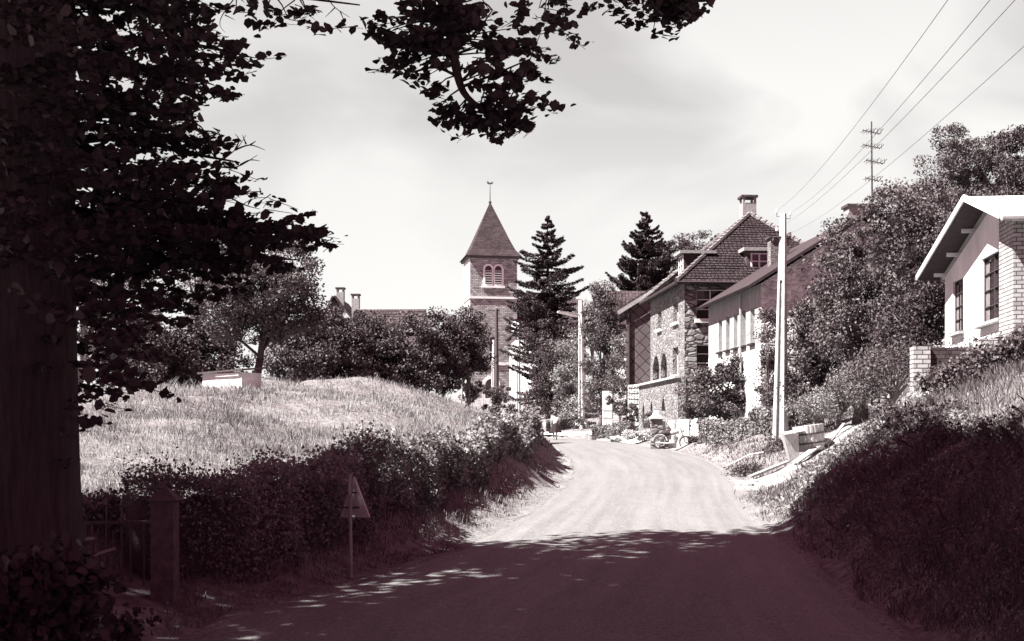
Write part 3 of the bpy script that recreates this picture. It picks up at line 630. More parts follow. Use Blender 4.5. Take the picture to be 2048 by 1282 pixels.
# dormers
mb = MB(fs.M); mb.box((.25, 1.3, lz(8.2)), (1.6, 2.5, lz(9.4))); d1 = mb.build('dormer', MT['wood_dark'], sh); 
mb = MB(fs.M); mb.box((.0, 1.1, lz(9.4)), (1.9, 2.7, lz(9.55))); mb.build('dormer_roof', MT['concrete_old'], d1)
window(d1, fs.p(1.35,.24,lz(8.4)), fs.U, -fs.V, (0,1.1,0,.95), .0, 'glass_pale', bars=(1,1), name='dormer_window')
mb = MB(fs.M); mb.box((3.35, .55, lz(8.2)), (5.05, 2.6, lz(9.45))); d2 = mb.build('dormer', MT['shingle'], sh)
mb = MB(fs.M); mb.box((3.15, .3, lz(9.45)), (5.25, 2.9, lz(9.63))); mb.build('dormer_roof', MT['concrete_old'], d2)
window(d2, fs.p(.54,3.55,lz(8.5)), fs.V, -fs.U, (0,1.35,0,.85), .0, 'glass_pale', bars=(2,1), name='dormer_window', fw=.08)

# ---- white house in front of it, gable towards the camera
fw_ = Frame((10.34, 54, .3), A1); wz = .3
wh = empty('white_house', (10.34, 54, .3), 'white rendered house with a row of five narrow windows and a stone gable', 'house')
def l2(z): return z-wz
ops = [(1.0,1.7,l2(3.9),l2(5.45)),(2.45,3.15,l2(3.9),l2(5.45)),(3.9,4.6,l2(3.9),l2(5.45)),(5.35,6.05,l2(3.9),l2(5.45)),(6.8,7.5,l2(3.9),l2(5.45))]
mb = MB(); wall_sheet(mb, fw_.p(0,0,l2(3.75)), fw_.U, -fw_.V, 9.6, 6.3-3.75, [(a, b_, c-l2(3.75), d-l2(3.75)) for a, b_, c, d in ops], .25); mb.build('upper_wall', MT['streaked'], wh)
dop = [(.15,.95,0.2,2.5)]
mb = MB(); wall_sheet(mb, fw_.p(0,.0,0), fw_.U, -fw_.V, 9.6, l2(3.75), [], .25); mb.build('lower_wall', MT['plaster'], wh)
for o in ops: window(wh, fw_.p(0,0,0), fw_.U, -fw_.V, o, .25, 'glass_pale', bars=(0,2), frame='concrete', sill=.08, sillmat='wood_dark')
rz2 = l2(9.0)
mb = MB(); mb.add([fw_.p(0,0,0), fw_.p(0,8.6,0), fw_.p(0,8.6,l2(6.3)), fw_.p(0,4.3,rz2), fw_.p(0,0,l2(6.3))], [(0,1,2,3,4)])
mb.add([fw_.p(9.6,0,0), fw_.p(9.6,8.6,0), fw_.p(9.6,8.6,l2(6.3)), fw_.p(9.6,4.3,rz2), fw_.p(9.6,0,l2(6.3))], [(4,3,2,1,0)]); mb.add([fw_.p(0,8.6,0), fw_.p(9.6,8.6,0), fw_.p(9.6,8.6,l2(6.3)), fw_.p(0,8.6,l2(6.3))], [(0,1,2,3)])
mb.build('gable_wall', MT['rubble_gable'], wh)
sl = (rz2-l2(6.3))/4.3
mb = MB(); e1, e2 = -.55, 9.15
mb.slab([fw_.p(-.35,e1,l2(6.3)+sl*e1+.12), fw_.p(-.35,4.3,rz2+.12), fw_.p(9.7,4.3,rz2+.12), fw_.p(9.7,e1,l2(6.3)+sl*e1+.12)][::-1], .12)
mb.slab([fw_.p(-.35,4.3,rz2+.12), fw_.p(-.35,e2,l2(6.3)+sl*e1+.12), fw_.p(9.7,e2,l2(6.3)+sl*e1+.12), fw_.p(9.7,4.3,rz2+.12)][::-1], .12)
mb.build('roof', MT['wood_dark'], wh)
mb = MB(); tiled(mb, fw_.p(-.3,e1,l2(6.3)+sl*e1+.14), fw_.p(9.7,e1,l2(6.3)+sl*e1+.14), fw_.p(-.3,4.3,rz2+.14), fw_.p(9.7,4.3,rz2+.14), 16); mb.build('roof_tiles', MT['tiles'], wh)
chimney(wh, fw_, .6, 4.3, rz2-.5, l2(9.7), .7, .95, 'concrete_old')
chimney(wh, fw_, 5.5, 2.3, l2(7.0), l2(9.1), .55, .85, 'brick_chim')
mb = MB(); mb.tube([fw_.p(2.9,-.12,.2), fw_.p(2.9,-.12,l2(6.1))], .05, 6); mb.build('downpipe', MT['metal_grey'], wh)

# television mast on the chimney
am = P(1745, 440, 55); an = empty('antenna_mast', am, 'tall thin television aerial mast with four cross arms by the chimney', 'antenna')
mb = MB(); mb.tube([am+Vector((0,0,-1.0)), P(1743,243,55)], [.045, .03], 6); mb.build('mast', MT['iron'], an)
for py, a, b_ in ((263,-19,17),(292,-19,18),(323,-12,24),(358,-14,16),(395,-10,12)):
    mb = MB(); c = P(1745, py, 55); k = 55/F; mb.tube([c+Vector((a*k,0,.05)), c+Vector((b_*k,.2,-.05))], .02, 5)
    for f in np.linspace(a, b_, 6): mb.tube([c+Vector((f*k,-.35,random.uniform(-.03,.08))), c+Vector((f*k,.4,.05-.1*(f-a)/(b_-a)))], .014, 4); mb.tube([c+Vector((f*k,0,-.12)), c+Vector((f*k,0,.12))], .012, 4)
    mb.build('cross_arm', MT['iron'], an)

# ---- shingled house beyond
f3 = Frame((7.2, 82, 0), R(5.4)); s3 = empty('shingled_house', (7.2, 82, 0), 'dark house whose gable is clad in diamond shingles, with a pale verge board', 'house')
zr3, ze3 = 11.4, 8.0
mb = MB(); mb.add([f3.p(0,0,0), f3.p(0,11,0), f3.p(0,11,ze3), f3.p(0,5.5,zr3), f3.p(0,0,ze3)], [(0,1,2,3,4)]); mb.build('gable_wall', MT['shingle'], s3)
mb = MB(); wall_sheet(mb, f3.p(0,0,0), f3.U, -f3.V, 9, ze3, [(3,4,5,6.6)]); wall_sheet(mb, f3.p(0,11,0), f3.U, f3.V, 9, ze3, []); wall_sheet(mb, f3.p(9,0,0), f3.V, f3.U, 11, ze3, []); mb.build('wall', MT['plaster'], s3)
window(s3, f3.p(0,0,0), f3.U, -f3.V, (3,4,5,6.6), .2, bars=(1,1), sill=.1)
s_ = (zr3-ze3)/5.5; mb = MB()
mb.slab([f3.p(-.3,-.5,ze3-.5*s_+.1), f3.p(9,-.5,ze3-.5*s_+.1), f3.p(9,5.5,zr3+.1), f3.p(-.3,5.5,zr3+.1)], .15); mb.slab([f3.p(-.3,5.5,zr3+.1), f3.p(9,5.5,zr3+.1), f3.p(9,11.5,ze3-.5*s_+.1), f3.p(-.3,11.5,ze3-.5*s_+.1)], .15)
mb.build('roof', MT['tiles_far'], s3)
mb = MB(); mb.beam(f3.p(-.35,-.52,ze3-.5*s_-.02), f3.p(-.35,5.5,zr3-.02), .05, .24, up=f3.V); mb.build('verge_board', MT['concrete_old'], s3)
chimney(s3, f3, 3, 3.9, 9.9, 11.2, .6, .6)
mb = MB(); mb.tube([f3.p(-.1,.2,.2), f3.p(-.1,.2,ze3-.1)], .07, 6); mb.build('downpipe', MT['wood_dark'], s3)
# low tiled building further back
f4 = Frame((X(1222,100), 100, 1.2), R(4)); s4 = empty('tiled_cottage', (X(1222,100), 100, 1.2), 'cottage with a tiled roof behind the weeping tree, left of the shingled gable', 'house')
mb = MB(f4.M); mb.box((0,0,0), (6,6,8.2)); mb.build('wall', MT['plaster'], s4)
mb = MB(); tiled(mb, f4.p(-.4,-.3,8.0), f4.p(-.4,6.3,8.0), f4.p(3,-.3,10.2), f4.p(3,6.3,10.2), 8); mb.slab([f4.p(-.4,-.4,8.0), f4.p(-.4,6.3,8.0), f4.p(3,6.3,10.1), f4.p(3,-.4,10.1)][::-1], .1)
tiled(mb, f4.p(-.4,-.4,8.0), f4.p(-.4,-.39,8.0), f4.p(3,0,10.1), f4.p(3,0,10.1), 1); mb.slab([f4.p(3,6.3,10.1), f4.p(6.4,6.3,8.0), f4.p(6.4,-.4,8.0), f4.p(3,-.4,10.1)][::-1], .1); mb.build('roof', MT['tiles_far'], s4)
window(s4, f4.p(0,0,0), f4.V, -f4.U, (1,2.2,4.5,6), .0, bars=(1,1))

# ---- bungalow on the right terrace
AB = math.atan(.11); fb = Frame((11.28, 29, 1.9), AB); bz = 1.9
bu = empty('bungalow', (11.28, 29, 1.9), 'white bungalow with a wide overhanging roof and a pale brick corner pier', 'house')
def l3(z): return z-bz
def Tb(px): k = (px-1024)/F; return (11.28-29*k)/(k-.11)
wa, wb = Tb(2005), Tb(1963); wc, wd_ = Tb(1926), Tb(1905)
opb = [(wa, wb, 3.05-bz-.32, 4.35-bz-.0), (wc, wd_, 2.75-bz, 4.15-bz)]
mb = MB(); wall_sheet(mb, fb.p(.0,0,0), fb.U, -fb.V, 7.3, 2.45, opb, .13)
pk = Vector(fb.p(2.4,0,l3(5.45))); mb.add([fb.p(0,0,2.45), fb.p(7.3,0,2.45), fb.p(7.3,0,2.5), pk, fb.p(0,0,l3(4.8))], [(4,3,2,1,0)])
mb.build('wall', MT['white'], bu)
for o in opb: window(bu, fb.p(0,0,0), fb.U, -fb.V, o, .11, 'glass', bars=(1 if o is opb[0] else 0, 3), frame='iron', sill=.1, sillmat='brick_pale', fw=.022)
for o, cw in ((opb[0], .42), (opb[1], .3)):      # net curtain drawn to the far side of each window
    mb = MB(); n_ = 9; a0 = o[1]-cw; 
    for i in range(n_): mb.add([fb.p(a0+cw*i/n_, (.095+.01*(i%2)), o[2]+.03), fb.p(a0+cw*(i+1)/n_, (.095+.01*((i+1)%2)), o[2]+.03), fb.p(a0+cw*(i+1)/n_, (.095+.01*((i+1)%2)), o[3]-.1), fb.p(a0+cw*i/n_, (.095+.01*(i%2)), o[3]-.1)], [(0,1,2,3)])
    mb.build('curtain', MT['curtain'], bu)
mb = MB(fb.M); mb.box((-.2,-.4,-.2), (.2,.8,l3(4.95))); mb.build('brick_pier', MT['brick_pale'], bu)
mb = MB(fb.M); mb.box((.3,-.1,-.2), (9,.1,l3(4.7))); mb.build('front_wall', MT['brick_dark'], bu); mb = MB(fb.M); mb.box((.25, 7.2, 0), (9, 7.3, 2.4)); mb.build('rear_wall', MT['brick_dark'], bu)
oh = .62; e_n, ap, e_f = (-1.0, l3(4.78)), (2.3, l3(5.75)), (8.0, l3(4.50)); mb = MB()
for (u0, z0), (u1, z1) in ((e_n, ap), (ap, e_f)): mb.slab([fb.p(u0,-oh,z0), fb.p(u0,10,z0), fb.p(u1,10,z1), fb.p(u1,-oh,z1)], .07)
rf = mb.build('roof', MT['roof_pale'], bu)
mb = MB()
for (u0, z0), (u1, z1) in ((e_n, ap), (ap, e_f)): mb.beam(fb.p(u0,-oh-.02,z0-.03), fb.p(u1,-oh-.02,z1-.03), .04, .15, up=(0,0,1))
mb.beam(fb.p(-1.02,-oh,e_n[1]-.06), fb.p(-1.02,10,e_n[1]-.06), .04, .16); mb.build('fascia', MT['white'], rf)
mb = MB()
for (u0, z0), (u1, z1) in ((e_n, ap), (ap, e_f)): mb.slab([fb.p(u0+.04,-oh+.02,z0-.085), fb.p(u0+.04,.0,z0-.085), fb.p(u1,.0,z1-.085), fb.p(u1,-oh+.02,z1-.085)], .02)
mb.build('soffit', MT['wood_dark'], rf)
for u in (-.6, .9, 2.3, 4.1, 5.8, 7.4):
    z = np.interp(u, [-1, 2.3, 8.0], [e_n[1], ap[1], e_f[1]])-.2; mb = MB(); mb.beam(fb.p(u,-oh+.34,z+.04), fb.p(u,.1,z+.04), .06, .10); mb.build('purlin', MT['white'], bu)
mb = MB(); mb.tube([fb.p(-1.1,-oh,e_n[1]-.1), fb.p(-1.1,10,e_n[1]-.1)], .07, 8); mb.build('gutter', MT['metal_grey'], bu)
chimney(bu, fb, 3.4, 1.3, l3(5.3), l3(6.1), .2, .2, 'concrete_old')
# low brick terrace wall
tw = empty('terrace_wall', P(1840,735,27), 'low pale brick garden wall stepping along the bungalow terrace', 'wall')
a = P(1827,735,27.5); mb = MB(); ff = Frame((a.x, a.y, gz(a.x, a.y)-.3), AB)
mb.M = ff.M; hh = Zp(693,27.5)-ff.o.z; mb.box((0,0,0), (.35,.4,hh)); mb.build('end_pier', MT['brick_pale'], tw)
mb = MB(ff.M); mb.box((.35,.08,0), (1.35,.32,hh-.02)); mb.build('wall_panel', MT['brick_dark'], tw); mb = MB(ff.M); mb.box((1.35,-.02,0), (1.72,.38,hh+.15)); mb.build('pier', MT['brick_pale'], tw); mb = MB(ff.M); mb.box((1.72,.08,0), (3.2,.32,hh+.2)); mb.build('wall_panel', MT['brick_dark'], tw)

# ---- church
fc = Frame((X(940,166), 166, 4.0), R(-9.5)); cz = 4.0
ch = empty('church_tower', (X(940,166), 166, 4.0), 'square stone church tower with a slate pyramid spire and weathercock', 'church')
TW = 6.1; zt = 22.9-cz
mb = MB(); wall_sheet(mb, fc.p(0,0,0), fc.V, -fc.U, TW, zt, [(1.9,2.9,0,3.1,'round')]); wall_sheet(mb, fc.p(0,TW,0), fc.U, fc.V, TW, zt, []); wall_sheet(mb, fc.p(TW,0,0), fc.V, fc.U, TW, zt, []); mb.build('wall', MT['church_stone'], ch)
mb = MB(); wall_sheet(mb, fc.p(0,0,0), fc.U, -fc.V, TW, zt, []); tl = mb.build('sunny_wall', MT['plaster'], ch)  # paler than the other walls: sunlight on this side put into the colour
for zz in (17.45, 8.95):
    mb = MB(fc.M); z = zz-cz; mb.box((-.14,-.14,z), (TW+.14,-.002,z+.28)); mb.box((-.14,0,z), (-.002,TW,z+.28)); mb.build('string_course', MT['white'], ch)
mb = MB(fc.M); mb.box((-.35,-.35,zt-.25), (TW+.35,TW+.35,zt)); mb.build('cornice', MT['wood_pole'], ch)
mb = MB(); c_ = TW/2; prof = [(c_+.55, zt), (c_-.15, zt+.85), (c_-.75, zt+2.1), (.05, 30.3-cz)]
for i in range(len(prof)-1):
    (r0, z0), (r1, z1) = prof[i], prof[i+1]; cs = [(-1,-1),(1,-1),(1,1),(-1,1)]
    for k in range(4):
        a, b_ = cs[k], cs[(k+1)%4]; mb.add([fc.p(c_+a[1]*r0, c_+a[0]*r0, z0), fc.p(c_+b_[1]*r0, c_+b_[0]*r0, z0), fc.p(c_+b_[1]*r1, c_+b_[0]*r1, z1), fc.p(c_+a[1]*r1, c_+a[0]*r1, z1)], [(0,1,2,3)])
mb.add([fc.p(-.55,-.55,zt), fc.p(-.55,TW+.55,zt), fc.p(TW+.55,TW+.55,zt), fc.p(TW+.55,-.55,zt)], [(0,3,2,1)]) if False else None
sp = mb.build('spire', MT['slate_spire'], ch)
mb = MB(); tp = fc.p(c_,c_,30.2-cz); mb.tube([tp, tp+Vector((0,0,2.6))], [.07,.03], 6); mb.lathe(tp+Vector((0,0,.15)), [(.05,-.2),(.2,-.05),(.22,.05),(.05,.2)], 10)
q = tp+Vector((0,0,2.6)); mb.add([q+Vector(v) for v in ((-.4,0,0),(-.15,0,-.12),(.2,0,-.1),(.45,0,.05),(.3,0,.1),(.42,0,.3),(.2,0,.15),(-.1,0,.08),(-.25,0,.3),(-.4,0,.25))], [tuple(range(10))]); mb.add([q+Vector(v)+Vector((0,.04,0)) for v in ((-.4,0,0),(-.15,0,-.12),(.2,0,-.1),(.45,0,.05),(.3,0,.1),(.42,0,.3),(.2,0,.15),(-.1,0,.08),(-.25,0,.3),(-.4,0,.25))], [tuple(range(9,-1,-1))]); mb.build('weathercock', MT['iron'], sp)
# belfry twin window
def arch_poly(v0, v1, z0, z1, n=8):
    r = (v1-v0)/2; m_ = (v0+v1)/2; return [(v0,z0),(v1,z0)]+[(m_+r*math.cos(math.pi*k/n), z1-r+r*math.sin(math.pi*k/n)) for k in range(n+1)]
def arch_solid(fr, poly, u0, u1, mat, name, parent):
    mb = MB(); n_ = len(poly); mb.add([fr.p(u0, v, z) for v, z in poly]+[fr.p(u1, v, z) for v, z in poly], [tuple(range(n_))]+[(i, i+n_, (i+1)%n_+n_, (i+1)%n_) for i in range(n_)]); return mb.build(name, MT[mat], parent)
for k, (v0, v1) in enumerate(((1.72,3.02),(2.98,4.3))):
    sr = arch_solid(fc, arch_poly(v0-.05, v1+.05, 19.1-cz, 21.9-cz), -.1, 0, 'white', 'belfry_window', ch)
    arch_solid(fc, arch_poly(v0+.22, v1-.22, 19.35-cz, 21.65-cz), -.115, -.1, 'glass', 'shade_panel', sr)  # dark panel on the wall face, painting the shade behind the louvres
    mb = MB()
    for i in range(6): z = 19.5-cz+i*.3; mb.beam(fc.p(-.17, v0+.24, z), fc.p(-.17, v1-.24, z), .08, .12)
    mb.build('louvre', MT['wood_pale'], sr)
mb = MB(fc.M); mb.box((1.5,-.22,18.85-cz), (4.5,-.0,19.08-cz)); mb.build('belfry_sill', MT['white'], ch)
lw = arch_solid(fc, arch_poly(2.55,3.45,9.5-cz,12.6-cz), -.02, 0, 'glass', 'lancet_window', ch)
mb = MB(); mb.beam(fc.p(-.05,2.55,10.6-cz), fc.p(-.05,3.45,10.6-cz), .06, .08); mb.build('glazing_bar', MT['white'], lw)
dr = arch_solid(fc, arch_poly(1.6,3.9,0,3.6), -.1, 0, 'white', 'door_surround', ch); arch_solid(fc, arch_poly(1.95,3.55,0,3.2), -.12, -.1, 'wood_dark', 'door', dr)
# nave, roof seen behind the conifer
nv = empty('church_nave', fc.p(5, 6.1, 0), 'dark slated nave roof running right behind the big conifer', 'church')
mb = MB(fc.M); mb.box((TW+.01,1.5,0), (15.5,9.5,10.4)); mb.build('wall', MT['church_stone'], nv)
mb = MB(); mb.slab([fc.p(1.1,TW+.02,10.3), fc.p(1.1,15.8,10.3), fc.p(5.5,15.8,14.2), fc.p(5.5,TW+.02,14.2)], .15); mb.slab([fc.p(5.5,TW+.02,14.2), fc.p(5.5,15.8,14.2), fc.p(9.9,15.8,10.3), fc.p(9.9,TW+.02,10.3)], .15); mb.build('roof', MT['brick_dark'], nv)
# white presbytery
fp = Frame((X(1019,140), 140, 3.6), R(-22)); pr = empty('presbytery', (X(1019,140), 140, 3.6), 'small white house at the foot of the tower with two rows of windows', 'house')
op = [(1.1+i*1.5, 1.75+i*1.5, 4.6, 6.0) for i in range(5)]+[(1.1+i*1.5, 1.75+i*1.5, 1.4, 3.0) for i in range(5)]
mb = MB(); wall_sheet(mb, fp.p(0,0,0), fp.U, -fp.V, 9, 7.0, [], .15); wall_sheet(mb, fp.p(0,0,0), fp.V, -fp.U, 6, 7.0, []) if False else None
fq = Frame(fp.p(0,0,0), R(28))
op = [(.5,.95,3.8,5.4)]+[(1.5+i*.9, 1.95+i*.9, 4.2, 5.8) for i in range(4)]+[(1.5+i*.9, 1.95+i*.9, 1.0, 2.4) for i in range(4)]
mb = MB(); wall_sheet(mb, fq.p(0,0,0), fq.U, -fq.V, 5.6, 6.6, op, .2); mb.build('wall', MT['white'], pr)
for o in op: window(pr, fq.p(0,0,0), fq.U, -fq.V, o, .15, bars=(0,1), fw=.07)
mb = MB(); wall_sheet(mb, fq.p(5.6,0,0), fq.V, fq.U, 5, 6.6, []); wall_sheet(mb, fq.p(0,0,0), fq.V, -fq.U, 5, 6.6, []); mb.build('end_wall', MT['plaster'], pr)
mb = MB(); mb.slab([fq.p(-.3,-.35,6.5), fq.p(-.3,2.5,8.6), fq.p(5.9,2.5,8.6), fq.p(5.9,-.35,6.5)][::-1], .15); mb.slab([fq.p(-.3,2.5,8.6), fq.p(-.3,5.3,6.5), fq.p(5.9,5.3,6.5), fq.p(5.9,2.5,8.6)][::-1], .15); mb.build('roof', MT['slate_spire'], pr)
chimney(pr, fq, .3, .5, 6.6, 8.9, .5, .6, 'plaster')

# ---- farmhouse beyond the orchard on the left
ff_ = Frame((X(640,110), 110, 1.6), R(2)); fh = empty('farmhouse', (X(640,110), 110, 1.6), 'farmhouse with a long tiled roof and two chimneys above the orchard', 'house')
b0 = 1.6
mb = MB(ff_.M); mb.box((0,0,0), (2.9,7,6.9)); mb.box((2.9,2.4,0), (8.3,8,6.9)); mb.build('wall', MT['plaster'], fh)
mb = MB(); mb.add([ff_.p(-.02,-.0,6.9), ff_.p(-.02,2.9,6.9), ff_.p(-.02,1.2,9.9)], [(0,1,2)]); mb.build('gable_wall', MT['brick_dark'], fh)
mb = MB(); mb.slab([ff_.p(-.3,-.5,6.6), ff_.p(7,-.5,6.6), ff_.p(7,1.2,10.1), ff_.p(-.3,1.2,10.1)], .15); mb.slab([ff_.p(-.3,1.2,10.1), ff_.p(7,1.2,10.1), ff_.p(7,3.6,7.0), ff_.p(-.3,3.6,7.0)], .15); tiled(mb, ff_.p(2.0,2.6,7.2), ff_.p(2.0,8.5,7.2), ff_.p(5.0,2.6,9.5), ff_.p(5.0,8.5,9.5), 9); mb.slab([ff_.p(5,2.6,9.5), ff_.p(5,8.5,9.5), ff_.p(8.3,8.5,7.2), ff_.p(8.3,2.6,7.2)], .1); mb.build('roof', MT['tiles_far'], fh)
chimney(fh, ff_, .6, 1.65, 8.9, Zp(574,110)-b0, .6, .62, 'concrete_old', holes=True); chimney(fh, ff_, .6, 2.95, 6.9, Zp(587,110)-b0, .6, .62, 'concrete_old', holes=True)

# ------------------------------------------------------------------ poles, lines
def concrete_pole(name, label, px, py, D, top_px, top_py, w0, w1, group='concrete utility poles'):
    a = P(px, py, D); b_ = P(top_px, top_py, D); g = min(gz(a.x, a.y), a.z); root = empty(name, (a.x, a.y, g), label, 'utility pole', group); mb = MB(); a = Vector((a.x, a.y, g-.3))
    for s in (-1, 1):
        vs = []
        for p, w in ((a, w0), (b_, w1)):
            x0, x1 = (s*w/2, s*w*.22); vs += [p+Vector((min(x0,x1),-w*.38,0)), p+Vector((max(x0,x1),-w*.38,0)), p+Vector((max(x0,x1),w*.38,0)), p+Vector((min(x0,x1),w*.38,0))]
        mb.add(vs, [(0,3,2,1),(4,5,6,7),(0,1,5,4),(1,2,6,5),(2,3,7,6),(3,0,4,7)])
    mb.v = [a + Matrix.Rotation(R(-38), 3, 'Z') @ (v-a) if i >= 0 else v for i, v in enumerate(mb.v)]; mb.build('flange', MT['concrete'], root)
    mb = MB(); vs = []
    for p, w in ((a, w0), (a.lerp(b_, .9), w0*.1+w1*.9)): vs += [p+Vector((-w*.215,-w*.12,0)), p+Vector((w*.215,-w*.12,0)), p+Vector((w*.215,w*.12,0)), p+Vector((-w*.215,w*.12,0))]
    mb.add(vs, [(0,3,2,1),(4,5,6,7),(0,1,5,4),(1,2,6,5),(2,3,7,6),(3,0,4,7)]); mb.v = [a + Matrix.Rotation(R(-38), 3, 'Z') @ (v-a) for v in mb.v]; mb.build('web', MT['concrete_old'], root)  # web darker than the flanges: shade of the recess put into the colour
    mb = MB(); t0 = a.lerp(b_, .72); 
    vs = []
    for p, w in ((t0, w0*.28+w1*.72), (b_, w1)): vs += [p+Vector((-w*.213,-w*.37,0)), p+Vector((w*.213,-w*.37,0)), p+Vector((w*.213,w*.37,0)), p+Vector((-w*.213,w*.37,0))]
    mb.add(vs, [(0,3,2,1),(4,5,6,7),(0,1,5,4),(1,2,6,5),(2,3,7,6),(3,0,4,7)]); mb.v = [a + Matrix.Rotation(R(-38), 3, 'Z') @ (v-a) for v in mb.v]; mb.build('head', MT['concrete'], root)
    return root, b_
p1, top1 = concrete_pole('utility_pole', 'tall pale concrete pole with a recessed face beside the clipped hedge', 1560, 882, 44, 1567, 428, .44, .17)
INS = []
for dz, sx in ((-.08,-1),(-.16,1),(-.7,-1),(-.85,1)):
    mb = MB(); c = top1+Vector((sx*.1,0,dz)); mb.tube([c, c+Vector((sx*.13,0,0)), c+Vector((sx*.13,0,.12))], .012, 5); INS.append(c+Vector((sx*.13,0,.2))); mb.build('bracket', MT['iron'], p1)
for q in INS: mb = MB(); mb.lathe(q-Vector((0,0,.08)), [(.02,0),(.045,.02),(.03,.06),(.045,.08),(.02,.12)], 8); mb.build('insulator', MT['white'], p1)
mb = MB(); q = P(1556,474,43.9); mb.tube([q+Vector((.1,0,0)), q+Vector((-.15,0,0)), q+Vector((-.17,0,-.12))], .03, 6); mb.build('hook', MT['iron'], p1)
p2, top2 = concrete_pole('utility_pole', 'concrete pole with a two-tube street light arm beyond the walking woman', 1163, 840, 100, 1161, 600, .42, .26)
mb = MB(); a = P(1160,630,100); b_ = P(1118,622,99); mb.tube([a, b_], .05, 5); arm = mb.build('lamp_arm', MT['metal_grey'], p2)
mb = MB(); mb.beam(P(1155,633,99.5), P(1115,624,99), .15, .14); mb.build('lamp_housing', MT['white'], arm)
concrete_pole('utility_pole', 'thin white concrete pole standing directly left of the dark wooden pole', 985, 776, 125, 988, 680, .3, .2)
concrete_pole('utility_pole', 'slim pale concrete pole in front of the small white house', 1037, 792, 125, 1037, 645, .36, .22)
a = P(994,784,120); b_ = P(993,618,120); wp = empty('wooden_pole', (a.x, a.y, gz(a.x, a.y)), 'dark round wooden pole with a small crossbar in front of the church tower', 'utility pole')
mb = MB(); mb.tube([(a.x,a.y,gz(a.x,a.y)-.3), b_], [.22,.15], 10); mb.build('shaft', MT['wood_pole'], wp); mb = MB(); mb.beam(b_+Vector((-.75,0,-.1)), b_+Vector((.35,0,-.15)), .07, .1); mb.build('crossbar', MT['iron'], wp)
def wire(label, a, b_, sag, r=.0038):
    mb = MB(); pts = [Vector(a).lerp(Vector(b_), t)-Vector((0,0,sag*4*t*(1-t))) for t in np.linspace(0, 1, 40)]; mb.tube(pts, r, 4); return tag(mb.build('power_line', MT['line'], org=a), label, 'wire', 'overhead lines to the tall concrete pole')
WL = ['overhead line reaching the tall pole, leftmost at the top edge', 'overhead line, second from the left at the top edge', 'overhead line, third from the left at the top edge', 'faint overhead line, rightmost at the top edge']
for q, (pxt, Dd), lb in zip(INS, ((1808, 16), (1872, 15), (1905, 14.5), (1997, 14)), WL):
    e_ = P(pxt, 0, Dd); d_ = (e_-q); e2 = q+d_*1.9+Vector((0,0,-.9)); wire(lb, q, e2+Vector((0,0,.9*1)), .75)

# ------------------------------------------------------------------ near linden (trunk left, crown overhead)
TX, TY = -3.66, 9.0; tg = gz(TX, TY)
lin = empty('linden_tree', (TX, TY, tg), 'huge dark linden at the left edge, its leafy boughs hanging over the road', 'tree')
nseg = 28; vs = []; hs = np.linspace(-.3, 9, 46); rings = []
for i, h in enumerate(hs):
    r = .56*(1-.03*h)+.32*math.exp(-max(h, 0)*2.2) ; row = []
    for k in range(nseg):
        a = 2*math.pi*k/nseg; rr = r*(1+.05*math.sin(a*3+.6*h)+.03*math.sin(a*7+h*.7)+.02*math.sin(a*13-h)); row.append((TX+.03*h+rr*math.cos(a), TY+rr*math.sin(a), tg+h))
    rings += row
mb = MB(); mb.add(rings, [(i*nseg+k, i*nseg+(k+1)%nseg, (i+1)*nseg+(k+1)%nseg, (i+1)*nseg+k) for i in range(len(hs)-1) for k in range(nseg)]); mb.build('trunk', MT['bark'], lin, smooth=True)
# boughs: polylines in the photo's plane at depth D
limb = MB(); LF = []
def spray(cx, cy, D, rx, ry, n, src=None, sz=.075, dd=.25):
    """flattened leaf spray; rx, ry in photo pixels"""
    k = D/F; c = P(cx, cy, D); nt_ = max(2, int(n/16))
    for j in range(nt_):
        a = rng.uniform(0, 2*np.pi); e0 = np.array([rng.uniform(-1, 1)*rx*k, rng.normal(0, dd), rng.uniform(-1, 1)*ry*k])*.75
        ln = rng.uniform(.10, .26); dr_ = unit(np.array([rng.choice([-1, 1, 1])*rng.uniform(.4, 1), rng.normal(0, .5), rng.uniform(-.25, .12)])); m_ = int(.92*n/nt_)
        tt = rng.uniform(0, 1, m_)[:, None]; LF.append(np.array(c)+e0+dr_*ln*tt+rng.normal(0, 1, (m_,3))*np.array([.03, .04, .014]))
        s0 = Vector(np.array(c)+e0); limb.tube([s0, s0+Vector(dr_*ln)], [.004, .002], 3)
        if j % 2 == 0 and src is not None:
            q = Vector(src); limb.tube([q, q.lerp(s0, .5)+Vector((0,0,.02)), s0], [.008, .006, .003], 3)
def bough(pts, D, r0, r1):
    path = [P(x, y, D+dz) for x, y, dz in pts]; path = [Vector(v) for v in catmull([tuple(p) for p in path], 4)]
    limb.tube(path, list(np.linspace(r0, r1, len(path))), 6); return path
